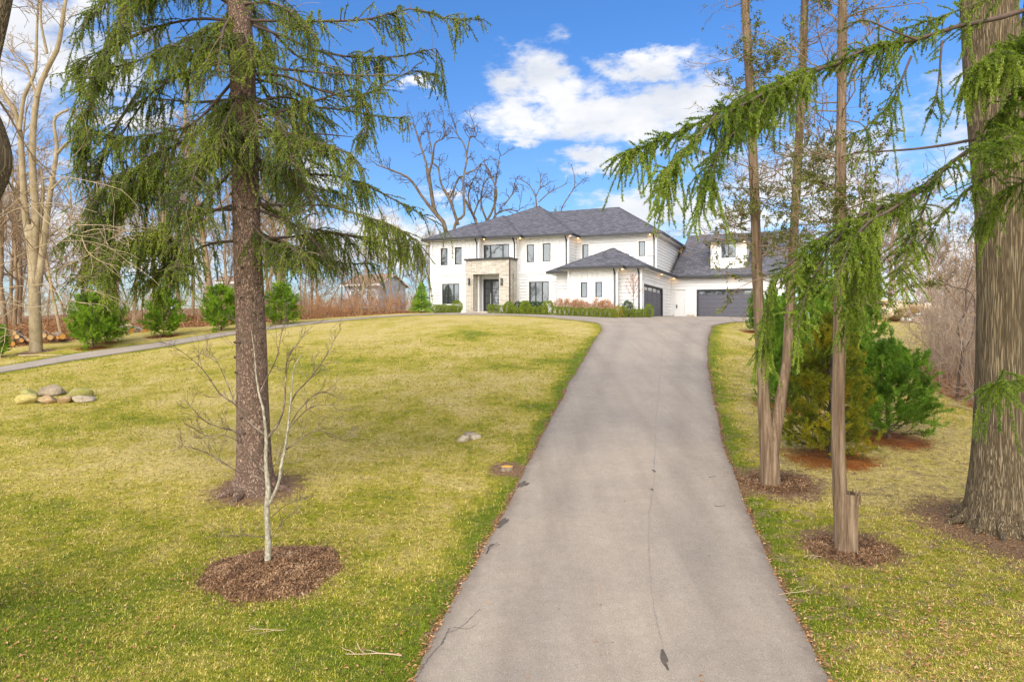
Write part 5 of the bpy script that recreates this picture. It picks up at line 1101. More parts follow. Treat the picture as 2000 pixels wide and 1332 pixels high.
# ------------------------------------------------------------------ bare woods: a few kinds, copied
def bare_kind(seed, H, r0, style, barkm, twigm):
    rs = np.random.RandomState(seed); out = []; nm = 'bare_tree'
    root = empty(nm, (0, 0, 0)); P = [np.array((0, 0, -.3))]; d = np.array((0, 0, 1.)); n = 12
    for i in range(n): d = unit(d + rs.randn(3) * .07 * style + np.array([0, 0, .1])); P.append(P[-1] + d * H / n)
    P = np.array(P); mb = MB(); tubes(mb, [P], [taper(n + 1, r0, r0 * .12, .75)], 9)
    k = 16
    for j in range(k):
        t = .28 + .7 * (j + rs.rand()) / k; c, dd = along(P, np.array([min(t, .99)])); a = j * 2.4 + rs.rand()
        grow(c[0], unit(np.array([math.cos(a), math.sin(a), rs.uniform(.5, 1.3)])), H * rs.uniform(.2, .34) * (1.25 - .7 * t), r0 * .36 * (1.2 - .8 * t), rs, 0, out, 7, .2 * style, .05, (5, 4, 3), .55, .65, .55, .013)
    limbs_to_mesh(mb, out, (0,), 6); t = mb.build('trunk', barkm, root); bm = MB(); limbs_to_mesh(bm, out, (1, 2, 3), 3); bm.build('branch', twigm, t); return root
kinds = [bare_kind(51, 17, .20, 1.0, BK_FAR, BK_TWG), bare_kind(52, 14, .15, 1.3, BK_TAN, BK_TAN), bare_kind(53, 19, .24, .8, BK_FAR, BK_TWG), bare_kind(54, 11, .11, 1.5, BK_FAR, BK_TWG), bare_kind(55, 15, .15, .7, BK_TAN, BK_TWG)]
used = set()
def put(kinds_, i, loc_, sc, rz, label, cat, group):
    o = kinds_[i]
    if id(o) in used: o = copy_tree(o)
    used.add(id(kinds_[i])); o.location = loc_; o.scale = (sc, sc, sc * 1.0); o.rotation_euler = (0, 0, rz); o['label'] = label; o['category'] = cat; o['group'] = group; return o
rs = np.random.RandomState(77)
LW_ = 'bare tree standing in the leafless woods beyond the path on the left'
spots = []
for k in range(50):
    px = rs.uniform(-260, 820); d = rs.uniform(46, 88)
    x = (px - 1000) / F * d
    if inside(np.array([[x, d]]), WOODS)[0] and abs(px - 840) > 15: spots.append((px, d, x))
spots += [(px, d, (px - 1000) / F * d) for px, d in ((10, 44), (-40, 42), (28, 50), (165, 47), (400, 50), (415, 47), (530, 52), (545, 60), (595, 55), (610, 56), (690, 62), (840, 70), (815, 74), (260, 50), (350, 55))]
for (px, d, x) in spots:
    i = rs.randint(5); sc = rs.uniform(.6, 1.0) * (1.0 if px < 560 else .62)
    zone = 'left of the split trunk' if px < 60 else 'right of the split trunk' if px < 160 else 'behind the path pines' if px < 420 else 'beside the spruce trunk' if px < 620 else 'by the blue house'
    look = ['wide crowned brown bare tree', 'crooked tan bare tree', 'tallest brown bare tree', 'low crooked brown bare tree', 'slim straight tan bare tree'][i] + (' at the front of' if d < 58 else ' deep in')
    put(kinds, i, (x, d, gz(x, d)), sc, rs.uniform(0, 6.28), look + ' the woods, ' + zone, 'tree', 'leafless trees in the woods, ' + look + ' ' + zone)
for px, d in [(1690, 66), (1715, 64), (1735, 60), (1752, 66), (1768, 61), (1790, 63), (1812, 58), (1835, 62), (1655, 72), (1870, 60), (1900, 66), (1600, 80), (1940, 70), (1570, 76)]:
    x = (px - 1000) / F * d; put(kinds, rs.randint(5), (x, d, gz(x, d)), rs.uniform(.62, .85), rs.uniform(0, 6.28), 'tall bare tree standing behind the boulder wall on the right', 'tree', 'leafless trees behind the boulder wall')
for px, d in [(1940, 30), (2000, 26), (2060, 30), (1890, 40), (2120, 24), (1930, 46)]:
    x = (px - 1000) / F * d; put(kinds, rs.randint(3, 5), (x, d, gz(x, d)), rs.uniform(.6, .8), rs.uniform(0, 6.28), 'bare tree standing in the thicket behind the massive trunk', 'tree', 'bare trees in the right thicket')
for (x, y) in [(-40, 16), (-46, 8), (-52, 14), (-44, 0), (-50, -6), (-38, 5), (-58, 4), (-42, 22)]:
    put(kinds, rs.randint(3), (x, y, gz(x, y)), rs.uniform(.7, .9), rs.uniform(0, 6.28), 'bare tree outside the frame on the left, mirrored in the house windows', 'tree', 'trees mirrored in the windows')

# understory: thickets of thin stems, counted by nobody
def thicket(name, poly_pts, n, hmin, hmax, m, seed, label, r=.006, kids=(4, 3)):
    rs = np.random.RandomState(seed); protos = []
    for k in range(12):
        out = []; grow((0, 0, 0), (rs.randn() * .3, rs.randn() * .3, 1), 1, r, rs, 0, out, 6, .22, .03, kids, .6, .6, .7, r * .5, .12); mb = MB(); limbs_to_mesh(mb, out, range(5), 3); 
        protos.append([(v, f) for v, (f, _) in zip(mb.v, mb.f)])
    mb = MB()
    for (x, y) in poly_pts(rs, n):
        h = rs.uniform(hmin, hmax); a = rs.uniform(0, 6.28); c, s_ = math.cos(a), math.sin(a); z = gz(x, y) - .05; off = 0; base = mb.n
        for v, f in protos[rs.randint(12)]:
            sc = np.array([h * .8, h * .8, h]); w = v * sc; w = np.column_stack([w[:, 0] * c - w[:, 1] * s_ + x, w[:, 0] * s_ + w[:, 1] * c + y, w[:, 2] + z]); ff = f - (f.min() if False else 0)
            mb.v.append(w); mb.f.append((f + base, True)); mb.n += len(w); mb.r.append(np.full(len(w), .5))
    return tag(mb.build(name, m), label, 'brush', kind='stuff')
def area(px0, px1, d0, d1, poly):
    def f(rs, n):
        r = []
        while len(r) < n:
            px = rs.uniform(px0, px1); d = rs.uniform(d0, d1); x = (px - 1000) / F * d
            if inside(np.array([[x, d]]), poly)[0]: r.append((x, d))
        return r
    return f
BR_L = plain('brush_twigs', (.35, .25, .155), .9, 1.5, .35); BR_R = plain('mauve_brush_twigs', (.36, .27, .20), .9, 1.2, .3)
thicket('brush', area(-260, 840, 44, 80, WOODS), 520, 1.4, 3.4, BR_L, 61, 'tangle of brown leafless brush under the left woods', .010)
thicket('brush', area(480, 840, 47, 64, WOODS), 620, .7, 1.6, plain('rusty_brush_twigs', (.40, .21, .10), .9, 1.5, .3), 62, 'low brown brush on the leafy bank left of the house', .010)
thicket('brush', area(1795, 2150, 20, 34, WOODS_R), 330, 1.6, 3.5, BR_R, 63, 'dense mauve brown leafless thicket between the lawn and the massive trunk', .006, (5, 4))
thicket('brush', area(1700, 2100, 34, 62, WOODS_R), 260, 2.0, 4.4, BR_R, 64, 'pale leafless brush further back on the right', .010, (5, 4))
BKG = MB(); 
# crooked dark shrubs in front of the thicket
p = on_ground(1868, 782); traced_tree('crooked_tree', p, p[1], [([(1868, 785), (1872, 740), (1880, 680), (1870, 640), (1885, 610), (1888, 560), (1900, 520)], 5, 1.8), ([(1880, 690), (1900, 650), (1905, 600), (1895, 570), (1860, 560), (1830, 545)], 3, 1.2), ([(1885, 615), (1905, 560), (1915, 530)], 2, 1), ([(1872, 760), (1895, 750), (1910, 790)], 2.5, 1)], 'small crooked dark stemmed tree at the edge of the thicket', BK_DRK, BK_TWG, 65, 6, (.4, 1.3), (3, 3), .010, .6, rmin=.004)

# ------------------------------------------------------------------ young white pines
def pine_kind(seed, H, wid, needm, name='pine_tree', bare_low=0., n_wh=14, nl=.10, dens=1.5, nw=.015, pw=1.9):
    rs = np.random.RandomState(seed); root = empty(name, (0, 0, 0)); mb = MB(); tubes(mb, [np.array([(0, 0, -.15), (.02, 0, H * .35), (0, .02, H * .7), (0, 0, H)])], [[.065, .05, .03, .008]], 8)
    t = mb.build('trunk', BK_DRK, root); out = []
    for k in range(n_wh):
        f = (k + .3) / n_wh; z = H * (.035 + .93 * f); L = wid * (1 - f ** pw) * rs.uniform(.85, 1.1) + .12
        m = rs.randint(6, 9)
        for j in range(m):
            a = j / m * 6.283 + rs.rand() * .8; grow((0, 0, z), (math.cos(a), math.sin(a), .08 + .6 * f), L * rs.uniform(.75, 1.15), .012, rs, 0, out, 6, .12, .09, (5, 3), .48, .65, .7, .004, .3)
    grow((0, 0, H * .8), (0, 0, 1), H * .28, .015, rs, 0, out, 6, .05, .2, (6,), .35, .5, .7, .004, .2)
    bm = MB(); limbs_to_mesh(bm, out, (0, 1), 4); bm.build('branch', BK_DRK, t)
    P = np.array([resample(o[0], 6) for o in out]); nbm = MB(); C_, D_, ii = on_lines(P, .022 / dens, rs, .28)
    hz = C_[:, 2] / H; kp = rs.rand(len(C_)) > bare_low * np.clip(1 - hz * 3, 0, 1); C_ = C_[kp]; D_ = D_[kp]; m = 3
    leafspray(nbm, np.repeat(C_, m, 0), np.repeat(unit(D_ + np.array([0, 0, .25])), m, 0), nl, nw, rs, 1.1, rnd=np.repeat(.5 + .3 * np.sin(C_[:, 0] * 4) * np.sin(C_[:, 2] * 5) + .1 * (hz > .6)[kp] if False else .5 + .3 * np.sin(C_[:, 0] * 4) * np.sin(C_[:, 2] * 5), m))
    nbm.build('crown', needm, root); return root
NEED = leafmat('pine_straw', [(.1, (.28, .09, .022)), (.5, (.56, .20, .05)), (.9, (.74, .36, .12))], .1, 3)
def straw_ring(c, r, seed, label):
    rs = np.random.RandomState(seed); N = int(9000 * r * r); a = rs.uniform(0, 6.28, N); q = r * 1.12 * np.sqrt(rs.rand(N)) * (1 + .15 * np.sin(a * 3 + seed)); x = c[0] + q * np.cos(a) * 1.15; y = c[1] + q * np.sin(a)
    keep = rs.rand(N) > np.clip((q / r - .45) * 1.5 + .3 * np.sin(x * 7 + seed) * np.sin(y * 9), 0, .93); x = x[keep]; y = y[keep]; N = len(x); az = rs.uniform(0, 6.28, N); L = rs.uniform(.04, .09, N); z = GZ(x, y) + .008 + rs.rand(N) * .012
    C_ = np.column_stack([x, y, z]); d = np.column_stack([np.cos(az), np.sin(az), rs.randn(N) * .1]) * L[:, None]; s_ = np.column_stack([-np.sin(az), np.cos(az), np.zeros(N)]) * .009
    mb = MB(); mb.add(np.stack([C_ - d, C_ + s_, C_ + d, C_ - s_], 1).reshape(-1, 3), np.arange(4 * N).reshape(-1, 4), np.repeat(rs.rand(N), 4)); return tag(mb.build('pine_straw', NEED), label, 'pine straw', kind='stuff')
PK = [pine_kind(71, 3.2, 1.25, ND_PINE, pw=3.0, dens=2.0), pine_kind(72, 3.6, 1.15, ND_PINE, pw=3.2, dens=2.0), pine_kind(73, 3.4, 1.15, ND_YEL, bare_low=.3, pw=1.7, n_wh=16, dens=1.8), pine_kind(74, 2.9, 1.3, ND_PDK, bare_low=.4, pw=1.9, n_wh=15, dens=1.8), pine_kind(75, 3.8, 1.1, ND_PDK, pw=1.5, n_wh=18, dens=1.8)]
def place_pine(k, px, py, H, label, ring=.9, sx=1.0, seed=1):
    o = PK[k]
    if id(o) in used: o = copy_tree(o)
    used.add(id(PK[k])); p = on_ground(px, py); hh = (3.2, 3.6, 3.4, 2.9, 3.8)[k]; o.location = p; s_ = H / F * p[1] / (hh * 1.05); o.scale = (s_ * sx, s_ * sx, s_); o.rotation_euler = (0, 0, px * .7)
    o['label'] = label; o['category'] = 'tree'; o['group'] = 'young pines'; 
    if ring: straw_ring(p, ring, int(px), 'rust coloured pine straw ' + ring_words[int(px)])
    return o
ring_words = {181: 'under the leftmost pine by the path', 208: 'under the second pine by the path', 320: 'under the third pine by the path', 1622: 'under the yellowing pine', 1735: 'under the rightmost pine', 1535: 'under the pine behind the forked cedar', 1478: 'under the pine beside the garage end of the drive', 1592: 'under the pine behind the dense boughs'}
place_pine(0, 181, 680, 112, 'bushy bright green pine leftmost of those beyond the path', .8)
place_pine(1, 208, 670, 105, 'green pine just behind the leftmost path pine', .7, 1.0)
place_pine(1, 320, 657, 102, 'dense bright green pine between the log pile and the spruce trunk', .9, 1.0)
place_pine(0, 432, 646, 92, 'blue green pine half hidden by the left side of the spruce trunk', 0)
place_pine(1, 549, 634, 88, 'yellow green pine right of the spruce trunk by the path', 0, 1.15)
place_pine(2, 1622, 897, 300, 'yellowing pine behind the slim cedar on the right lawn', .95, .85)
place_pine(3, 1735, 857, 205, 'dark green rounded pine furthest right on the lawn', .95, 1.0)
place_pine(4, 1535, 795, 240, 'green pine behind the forked cedar stems', .9, .72)
place_pine(4, 1592, 770, 290, 'tall green pine in the middle of the right hand row', .9, .72)
place_pine(4, 1478, 650, 110, 'dark green pine nearest the garage at the top of the drive', .8, .62)
place_pine(4, 1508, 690, 150, 'green pine behind the left stem of the forked cedar', 0, .6)
place_pine(4, 1668, 760, 190, 'green pine showing between the slim cedar and the rounded pine', 0, .8)
place_pine(4, 1690, 672, 170, 'pine furthest back on the right lawn near the boulder wall', 0, .8)
place_pine(0, -12, 700, 70, 'pine cut off by the left edge beyond the path', 0)
# small spruce at the left corner of the house
rs = np.random.RandomState(91); p = ground_d(823, 53.5); p[2] = gz(p[0], p[1]); loc = np.zeros(3)
cs_ = empty('spruce_tree', p, 'small bright green conical spruce at the left corner of the house', 'tree'); mb = MB(); tubes(mb, [np.array([(0, 0, -.1), (0, 0, 1.2), (0, 0, 2.3)])], [[.06, .04, .01]], 8); tt = mb.build('trunk', BK_DRK, cs_)
L_ = []; 
for k in range(170):
    z = 2.25 * (k / 170) + .1; a = k * 2.4; L = (1.0 * (1 - z / 2.5) + .08) * rs.uniform(.8, 1.15); P = arcs(np.array([(0, 0, z)]), unit(np.array([[math.cos(a), math.sin(a), .25]])), np.array([L]), rs, 5, .3, .05)[0]; L_.append(P)
nb = MB(); C_, D_, _ = on_lines(np.array(L_), .010, rs, .2); leafspray(nb, C_, D_, .15, .03, rs, 1.0, rnd=.55 + .3 * np.sin(C_[:, 2] * 9)); nb.build('crown', ND_PINE, cs_)
# brown conifer top behind the roof
o = copy_tree(PK[2]); o.location = ((1082 - 1000) / F * 82, 82, 11.2 - 8.0); o.scale = (1.5, 1.5, 3.2); o['label'] = 'brown conifer top showing over the roof ridge'; o['category'] = 'tree'; del o['group']; o.location.z = gz(o.location.x, 82); o.scale = (2.2, 2.2, 3.45)

# ------------------------------------------------------------------ beds in front of the house
def ball_kind(seed, m, rough=.12, name='boxwood_shrub', n=2600, ls=.07):
    rs = np.random.RandomState(seed); v = unit(rs.randn(n, 3)); r = .5 * (1 + rough * (np.sin(v[:, 0] * 5 + seed) * np.sin(v[:, 1] * 4) + .6 * rs.randn(n) * .5)) * rs.uniform(.72, 1, n)
    C_ = v * r[:, None] + np.array([0, 0, .45]); C_ = C_[C_[:, 2] > -.02]; root = empty(name, (0, 0, 0)); mb = MB(); leafspray(mb, C_, unit(C_ - (0, 0, .4)), ls, ls * .5, rs, 1.0); mb.build('foliage', m, root)
    st = MB(); tubes(st, arcs(np.zeros((7, 3)), unit(np.column_stack([rs.randn(7, 2) * .5, np.ones(7)])), np.full(7, .45), rs, 4), np.tile(taper(4, .015, .006), (7, 1)), 4); st.build('stem', BK_DRK, root); return root
BX = [ball_kind(81, ND_BOX), ball_kind(82, ND_GOLD), ball_kind(83, ND_DKB)]
def shrub(k, px, d, sx, sz, label, group=None):
    o = BX[k]
    if id(o) in used: o = copy_tree(o)
    used.add(id(BX[k])); x = (px - 1000) / F * d; o.location = (x, d, gz(x, d)); o.scale = (sx, sx, sz); o.rotation_euler = (0, 0, px); o['label'] = label; o['category'] = 'shrub'
    if group: o['group'] = group
    elif 'group' in o: del o['group']
rs = np.random.RandomState(83)
GH = 'low boxwoods clipped into the front hedge'
for k in range(14): shrub(0, 1084 + k * 8.9, 44.6 - k * .09, .46 * rs.uniform(.9, 1.1), .62 * rs.uniform(.9, 1.1), 'low boxwood in the long hedge in front of the dried flowers', GH)
for k in range(5): shrub(0, 958 + k * 10.5, 48.6 - k * .2, .52 * rs.uniform(.9, 1.1), .72 * rs.uniform(.9, 1.1), 'low boxwood in the short hedge in front of the entry', 'low boxwoods before the entry')
for k in range(7): shrub(0, 1008 + k * 9.3, 47.2 - k * .3, .44, .58 * rs.uniform(.9, 1.1), 'low boxwood between the two round ball shrubs', 'low boxwoods between the balls')
shrub(0, 1026, 46.6, .78, 1.0, 'round clipped boxwood ball left of the lower triple window'); shrub(0, 1070.5, 45.2, .82, 1.02, 'round clipped boxwood ball at the left end of the long hedge')
shrub(0, 994, 48.6, .8, .95, 'loose round shrub at the right foot of the portico')
for k in range(6): shrub(2, 1012 + k * 9.5, 49.4 - k * .45, .75, .95, 'dark green shrub against the wall under the lower triple window', 'dark shrubs under the window')
shrub(1, 1207, 44.3, .62, .82, 'golden yellow shrub at the corner downspout'); shrub(0, 1218, 44.3, .6, .72, 'yellow green shrub beside the golden one'); shrub(2, 1226, 45.0, .8, 1.15, 'taller grey green shrub by the small red budded tree')
for k in range(4): shrub(0, 1236 + k * 7, 44.4, .46, .6, 'low boxwood between the red budded tree and the garage ball shrub', 'low boxwoods by the garage')
shrub(0, 1267.5, 44.6, .62, .92, 'round clipped boxwood ball beside the side garage door')
for k in range(6): shrub(0, 852 + k * 8, 52.3 - k * .15, .75 * rs.uniform(.85, 1.1), .62 * rs.uniform(.85, 1.2), 'low shrub in the bed under the left ground floor window', 'low shrubs left of the portico')
shrub(0, 893, 52.0, .85, 1.05, 'taller leafy shrub beside the left foot of the portico')
# dried hydrangeas
def hyd():
    rs = np.random.RandomState(87); root = empty('dried_hydrangea', (0, 0, 0)); N = 26; Pk = arcs(np.zeros((N, 3)), unit(np.column_stack([rs.randn(N, 2) * .38, np.ones(N)])), rs.uniform(.6, 1.15, N), rs, 5, .05, .1); st = MB(); tubes(st, Pk, np.tile(taper(5, .008, .005), (N, 1)), 3); st.build('stem', BK_TAN, root)
    C_ = np.repeat(Pk[:, -1], 26, 0) + rs.randn(N * 26, 3) * .065; mb = MB(); leafspray(mb, C_, rs.randn(len(C_), 3), .07, .05, rs, 1.0); mb.build('flower_head', ND_COP, root); return root
HY = hyd()
for k in range(11):
    o = HY if k == 0 else copy_tree(HY); px = 1090 + k * 10.5 + rs.uniform(-2, 2); d = 45.4 - k * .1; x = (px - 1000) / F * d; o.location = (x, d, gz(x, d)); s_ = rs.uniform(.8, 1.05) * (1.25 if k in (7,) else 1); o.scale = (s_, s_, s_); o.rotation_euler = (0, 0, k * 1.3)
    o['label'] = 'dried hydrangea with copper coloured flower heads behind the long hedge'; o['category'] = 'shrub'; o['group'] = 'dried hydrangeas'
# small red-budded tree by the side garage
loc = np.zeros(3); DT = 44.4; p = ground_d(1236.5, DT); rs = np.random.RandomState(88)
rt = empty('budding_tree', p, 'small slender tree with reddish buds in front of the garage corner', 'tree'); out = []; mb = MB(); tubes(mb, [np.array([(0, 0, -.05), (.02, 0, 1.0), (0, 0, 1.9), (.02, 0, 2.95)])], [[.035, .028, .02, .008]], 8); t_ = mb.build('trunk', BK_TWG, rt)
for k in range(20):
    a = k * 2.4; z = 1.05 + 1.6 * k / 20; grow((0, 0, z), (math.cos(a), math.sin(a), 1.1), (1.15 - .04 * k) * rs.uniform(.8, 1.1), .012, rs, 0, out, 6, .08, .14, (4,), .45, .55, .6, .006, .25)
bm = MB(); limbs_to_mesh(bm, out, (0, 1), 4); bm.build('branch', BK_PNK, t_); C_, D_, _ = on_lines(np.array([resample(o_[0], 6) for o_ in out]), .12, rs, .3); nb = MB(); leafspray(nb, C_, D_, .06, .035, rs, .8); nb.build('bud', leafmat('red_buds', [(.1, (.25, .07, .05)), (.9, (.5, .2, .12))], .2, 3), rt)

# ------------------------------------------------------------------ rocks, stump, logs, mulch
def rockmat(name, a, b_):
    m, nt, b = mat(name); b.inputs['Roughness'].default_value = .85; f = noise(nt, 2.2, 8, .65); g = noise(nt, 14, 6, .7)
    c = mix(nt, .6, ramp(nt, f, [(.35, a), (.65, b_)]), ramp(nt, g, [(.3, (.6, .6, .6)), (.7, (1.25, 1.25, 1.25))]), 'MULTIPLY'); nt.links.new(c, b.inputs['Base Color']); bump(nt, b, g, .05); return m
RK = dict(yellow=rockmat('mossy_yellow_rock', (.36, .30, .08), (.52, .44, .17)), tan=rockmat('tan_rock', (.30, .19, .095), (.46, .32, .17)), grey=rockmat('grey_rock', (.20, .155, .10), (.36, .29, .20)), moss=rockmat('grey_mossy_rock', (.35, .30, .15), (.32, .31, .06)), pale=rockmat('pale_rock', (.34, .28, .20), (.50, .42, .31)))
def rock(name, c, size, rz, m, seed, label, cat='rock', group=None, tilt=0, sink=.2):
    rs = np.random.RandomState(seed); bmm = bmesh.new(); bmesh.ops.create_icosphere(bmm, subdivisions=4, radius=1); V = np.array([v.co for v in bmm.verts]); Fc = np.array([[v.index for v in f.verts] for f in bmm.faces]); bmm.free()
    k = np.ones(len(V))
    for j in range(13):                              # flattened facets
        n = unit(rs.randn(3)); dcut = rs.uniform(.52, .85); h = V @ n; V = V - np.clip(h - dcut, 0, 1)[:, None] * n * .8
    for j in range(5): w = rs.randn(3) * 2.6; V = V * (1 + .035 * np.sin(V @ w + j))[:, None]
    V = V * np.array(size) * .5; o = MB().add(V, Fc, smooth=True).build(name, m); o.location = (c[0], c[1], gz(c[0], c[1]) + size[2] * (.5 - sink) - .03); o.rotation_euler = (tilt, tilt * .5, rz); return tag(o, label, cat, group)
RB = [rockmat('sandy_boulder', (.50, .36, .20), (.66, .52, .34)), rockmat('buff_boulder', (.56, .46, .32), (.70, .60, .45)), rockmat('golden_boulder', (.48, .33, .15), (.62, .46, .25))]
def rpx(px, py): return on_ground(px, py)
rk = [(50, 788, (1.0, .6, .48), 'yellow', 'flat yellow mossy rock lowest at the left end of the rock group', .05), (57, 776, (.72, .55, .42), 'moss', 'greenish rock second row at the left end of the rock group', -.1), (101, 772, (1.15, .6, .52), 'grey', 'long grey brown rock at the top middle of the rock group', 0),
      (92, 787, (.75, .5, .42), 'tan', 'tan orange rock in the lower middle of the rock group', .1), (128, 786, (.72, .55, .40), 'tan', 'tan rock tilted up to the right in the rock group', -.35), (157, 776, (.95, .55, .52), 'moss', 'rounded mossy rock at the top right of the rock group', -.1), (164, 785, (.78, .5, .36), 'pale', 'pale pinkish rock lowest at the right end of the rock group', .05)]
for k, (px, py, s_, m_k, lb, ti) in enumerate(rk): rock('rock', rpx(px, py), tuple(q * .9 for q in s_), .1 * k, RK[m_k], 100 + k, lb, group='lawn rock group', tilt=ti, sink=.12)
for k, (px, py, s_, m_k, lb) in enumerate([(921, 853, (.48, .35, .26), 'grey', 'upper brown grey rock of the three on the lawn near the drive'), (927, 856, (.42, .3, .2), 'pale', 'pale right hand rock of the three on the lawn near the drive'), (906, 862, (.42, .36, .28), 'pale', 'lowest pale rock of the three on the lawn near the drive')]): rock('rock', rpx(px, py), s_, .5 * k, RK[m_k], 120 + k, lb, group='rocks near the drive')
rs = np.random.RandomState(130)
for k in range(34):
    px = rs.uniform(1695, 1845); d = rs.uniform(50, 55); row = rs.randint(3); x = (px - 1000) / F * d; s0_ = rs.uniform(.7, 1.2); o = rock('boulder', (x, d), (s0_ * 1.3, s0_, s0_ * .8), rs.rand() * 3, RB[rs.randint(3)], 200 + k % 9, 'tan boulder in the stacked stone wall far back on the right', 'boulder', 'boulders of the far wall'); o.location.z += row * .45 + .1
# cut logs
CUT = plain('cut_wood', (.55, .27, .06), .7, 12, .2); CUT2 = plain('fresh_cut_wood', (.62, .38, .16), .7, 12, .2); LOGB = bark('log_bark', (.10, .07, .05), (.22, .17, .13), (.34, .28, .22), 8, (1, 1, 1), .02)
def log(px, py, d, r, L, ang, label, group, tilt=0., mC=CUT, lift=0.):
    c = at(px, py, d); root = empty('log', (c[0], c[1], c[2]), label, 'log', group); dv = unit(np.array([math.cos(ang), math.sin(ang), tilt])); mb = MB(); P = np.array([dv * t for t in np.linspace(.0, L, 6)]); tubes(mb, [P], [np.full(6, r) * (1 + .05 * np.sin(np.arange(6)))], 14); mb.build('bark', LOGB, root)
    a = np.linspace(0, 6.283, 14, endpoint=False); u_ = unit(np.cross(dv, (0, 0, 1))); w_ = np.cross(dv, u_); m = MB()
    for t, s_ in ((-.006, 1), (L + .006, -1)): ring = np.array([dv * t + r * .93 * (math.cos(q) * u_ + math.sin(q) * w_) for q in a]); m.add(ring, [list(range(14))[::s_]])
    m.build('cut_end', mC, root)
for k, (px, py, r, mC) in enumerate([(23, 672, .17, CUT), (42, 665, .11, CUT), (86, 655, .13, CUT2), (98, 659, .15, CUT2), (113, 659, .10, CUT), (122, 657, .17, CUT), (4, 662, .16, CUT2), (14, 661, .10, CUT2), (33, 658, .12, CUT2), (55, 664, .10, CUT2), (28, 651, .10, CUT2), (70, 668, .12, CUT2)]):
    log(px, py, 37.5 + k * .07, r, 2.2, 2.2 + .12 * math.sin(k * 3), 'sawn log with orange cut end in the pile behind the grey split trunk', 'logs behind the grey trunk', .04, mC)
for k, (px, py, r, mC) in enumerate([(240, 646, .17, CUT2), (258, 645, .20, CUT), (269, 647, .18, LOGB), (283, 648, .19, CUT), (247, 652, .12, CUT2), (262, 653, .10, CUT2), (236, 655, .10, CUT2)]):
    log(px, py, 42 + k * .05, r, 2.6, 2.4 + .15 * math.sin(k * 2), 'sawn log with orange cut end in the pile between the path pines', 'logs between the pines', .10, mC)
p = at(235, 625, 43.5); mb = MB(); tubes(mb, [np.array([(0, 0, 0), (.8, -.5, -.35), (1.6, -1.0, -.75)])], [[.14, .16, .17]], 12); o = mb.build('log', BK_TAN); o.location = p; tag(o, 'pale fallen trunk sloping down onto the log pile', 'log')
# stump and mulch
stp = empty('stump', STUMP, 'freshly cut orange tree stump beside the drive', 'stump'); mb = MB(); tubes(mb, [np.array([(0, 0, -.05), (0, 0, .03), (0, 0, .06)])], [[.17, .145, .138]], 20); mb.build('bark', LOGB, stp)
a = np.linspace(0, 6.283, 20, endpoint=False); mb = MB(); mb.add(np.column_stack([.137 * np.cos(a), .137 * np.sin(a), np.full(20, .063)]), [list(range(20))]); mb.build('cut_top', plain('bright_cut_wood', (.75, .40, .06), .7, 14, .15), stp)
MUL = plain('mulch', (.15, .085, .045), .95, 40, .5, bm=.02)
CHIP = leafmat('mulch_chips', [(.1, (.075, .04, .025)), (.5, (.23, .125, .06)), (.8, (.40, .25, .14)), (.97, (.60, .46, .32))], .05, 3)
def mulch(c, rx, ry, h, label, seed, nchip, chip=.028):
    rs = np.random.RandomState(seed); n, m = 14, 48; V = []
    for i in range(n + 1):
        q = i / n
        for j in range(m):
            a = j / m * 6.283; k = 1 + .06 * math.sin(a * 3 + seed) + .04 * math.sin(a * 7 + 1); x, y = c[0] + rx * q * k * math.cos(a), c[1] + ry * q * k * math.sin(a); V.append((x, y, gz(x, y) + h * (1 - q ** 2.2) - .02 + (.02 * math.sin(x * 23) * math.sin(y * 19)) * (q < .95)))
    Q_ = [(i * m + j, (i + 1) * m + j, (i + 1) * m + (j + 1) % m, i * m + (j + 1) % m) for i in range(n) for j in range(m)]; root = empty('mulch_bed', c, label, 'mulch bed'); V = np.array(V) - c; MB().add(V, Q_, smooth=True).build('mound', MUL, root)
    a = rs.uniform(0, 6.283, nchip); q = np.sqrt(rs.rand(nchip)) * (1.0 + .22 * np.abs(rs.randn(nchip)) * (rs.rand(nchip) < .3)); k = 1 + .06 * np.sin(a * 3 + seed) + .04 * np.sin(a * 7 + 1); x = c[0] + rx * q * k * np.cos(a); y = c[1] + ry * q * k * np.sin(a); z = GZ(x, y) + h * np.clip(1 - q ** 2.2, 0, 1) + .004
    az = rs.uniform(0, 6.283, nchip); L = chip * rs.uniform(.5, 1.3, nchip); d_ = np.column_stack([np.cos(az), np.sin(az), rs.randn(nchip) * .45]) * L[:, None]; s_ = np.column_stack([-np.sin(az), np.cos(az), rs.randn(nchip) * .3]) * (L * .32)[:, None]; C_ = np.column_stack([x, y, z]) - c
    mb = MB(); mb.add(np.stack([C_ - d_ - s_, C_ + d_ - s_, C_ + d_ + s_, C_ - d_ + s_], 1).reshape(-1, 3), np.arange(4 * nchip).reshape(-1, 4), np.repeat(rs.rand(nchip), 4)); o = mb.build('chips', CHIP, root); o['kind'] = 'stuff'
mulch(SAPL + np.array([.12, -.10, 0]), 1.07, 1.06, .15, 'round mound of dark brown wood mulch around the small lichen tree', 5, 15000, .020)
mulch(CEDAR1 + np.array([.12, .0, 0]), .72, .62, .025, 'thin ring of mulch around the forked cedar', 6, 3800, .02)
mulch(CEDAR2 + np.array([.08, -.02, 0]), .74, .58, .03, 'ring of mulch and needles around the hollow cedar stub', 7, 4200, .02)

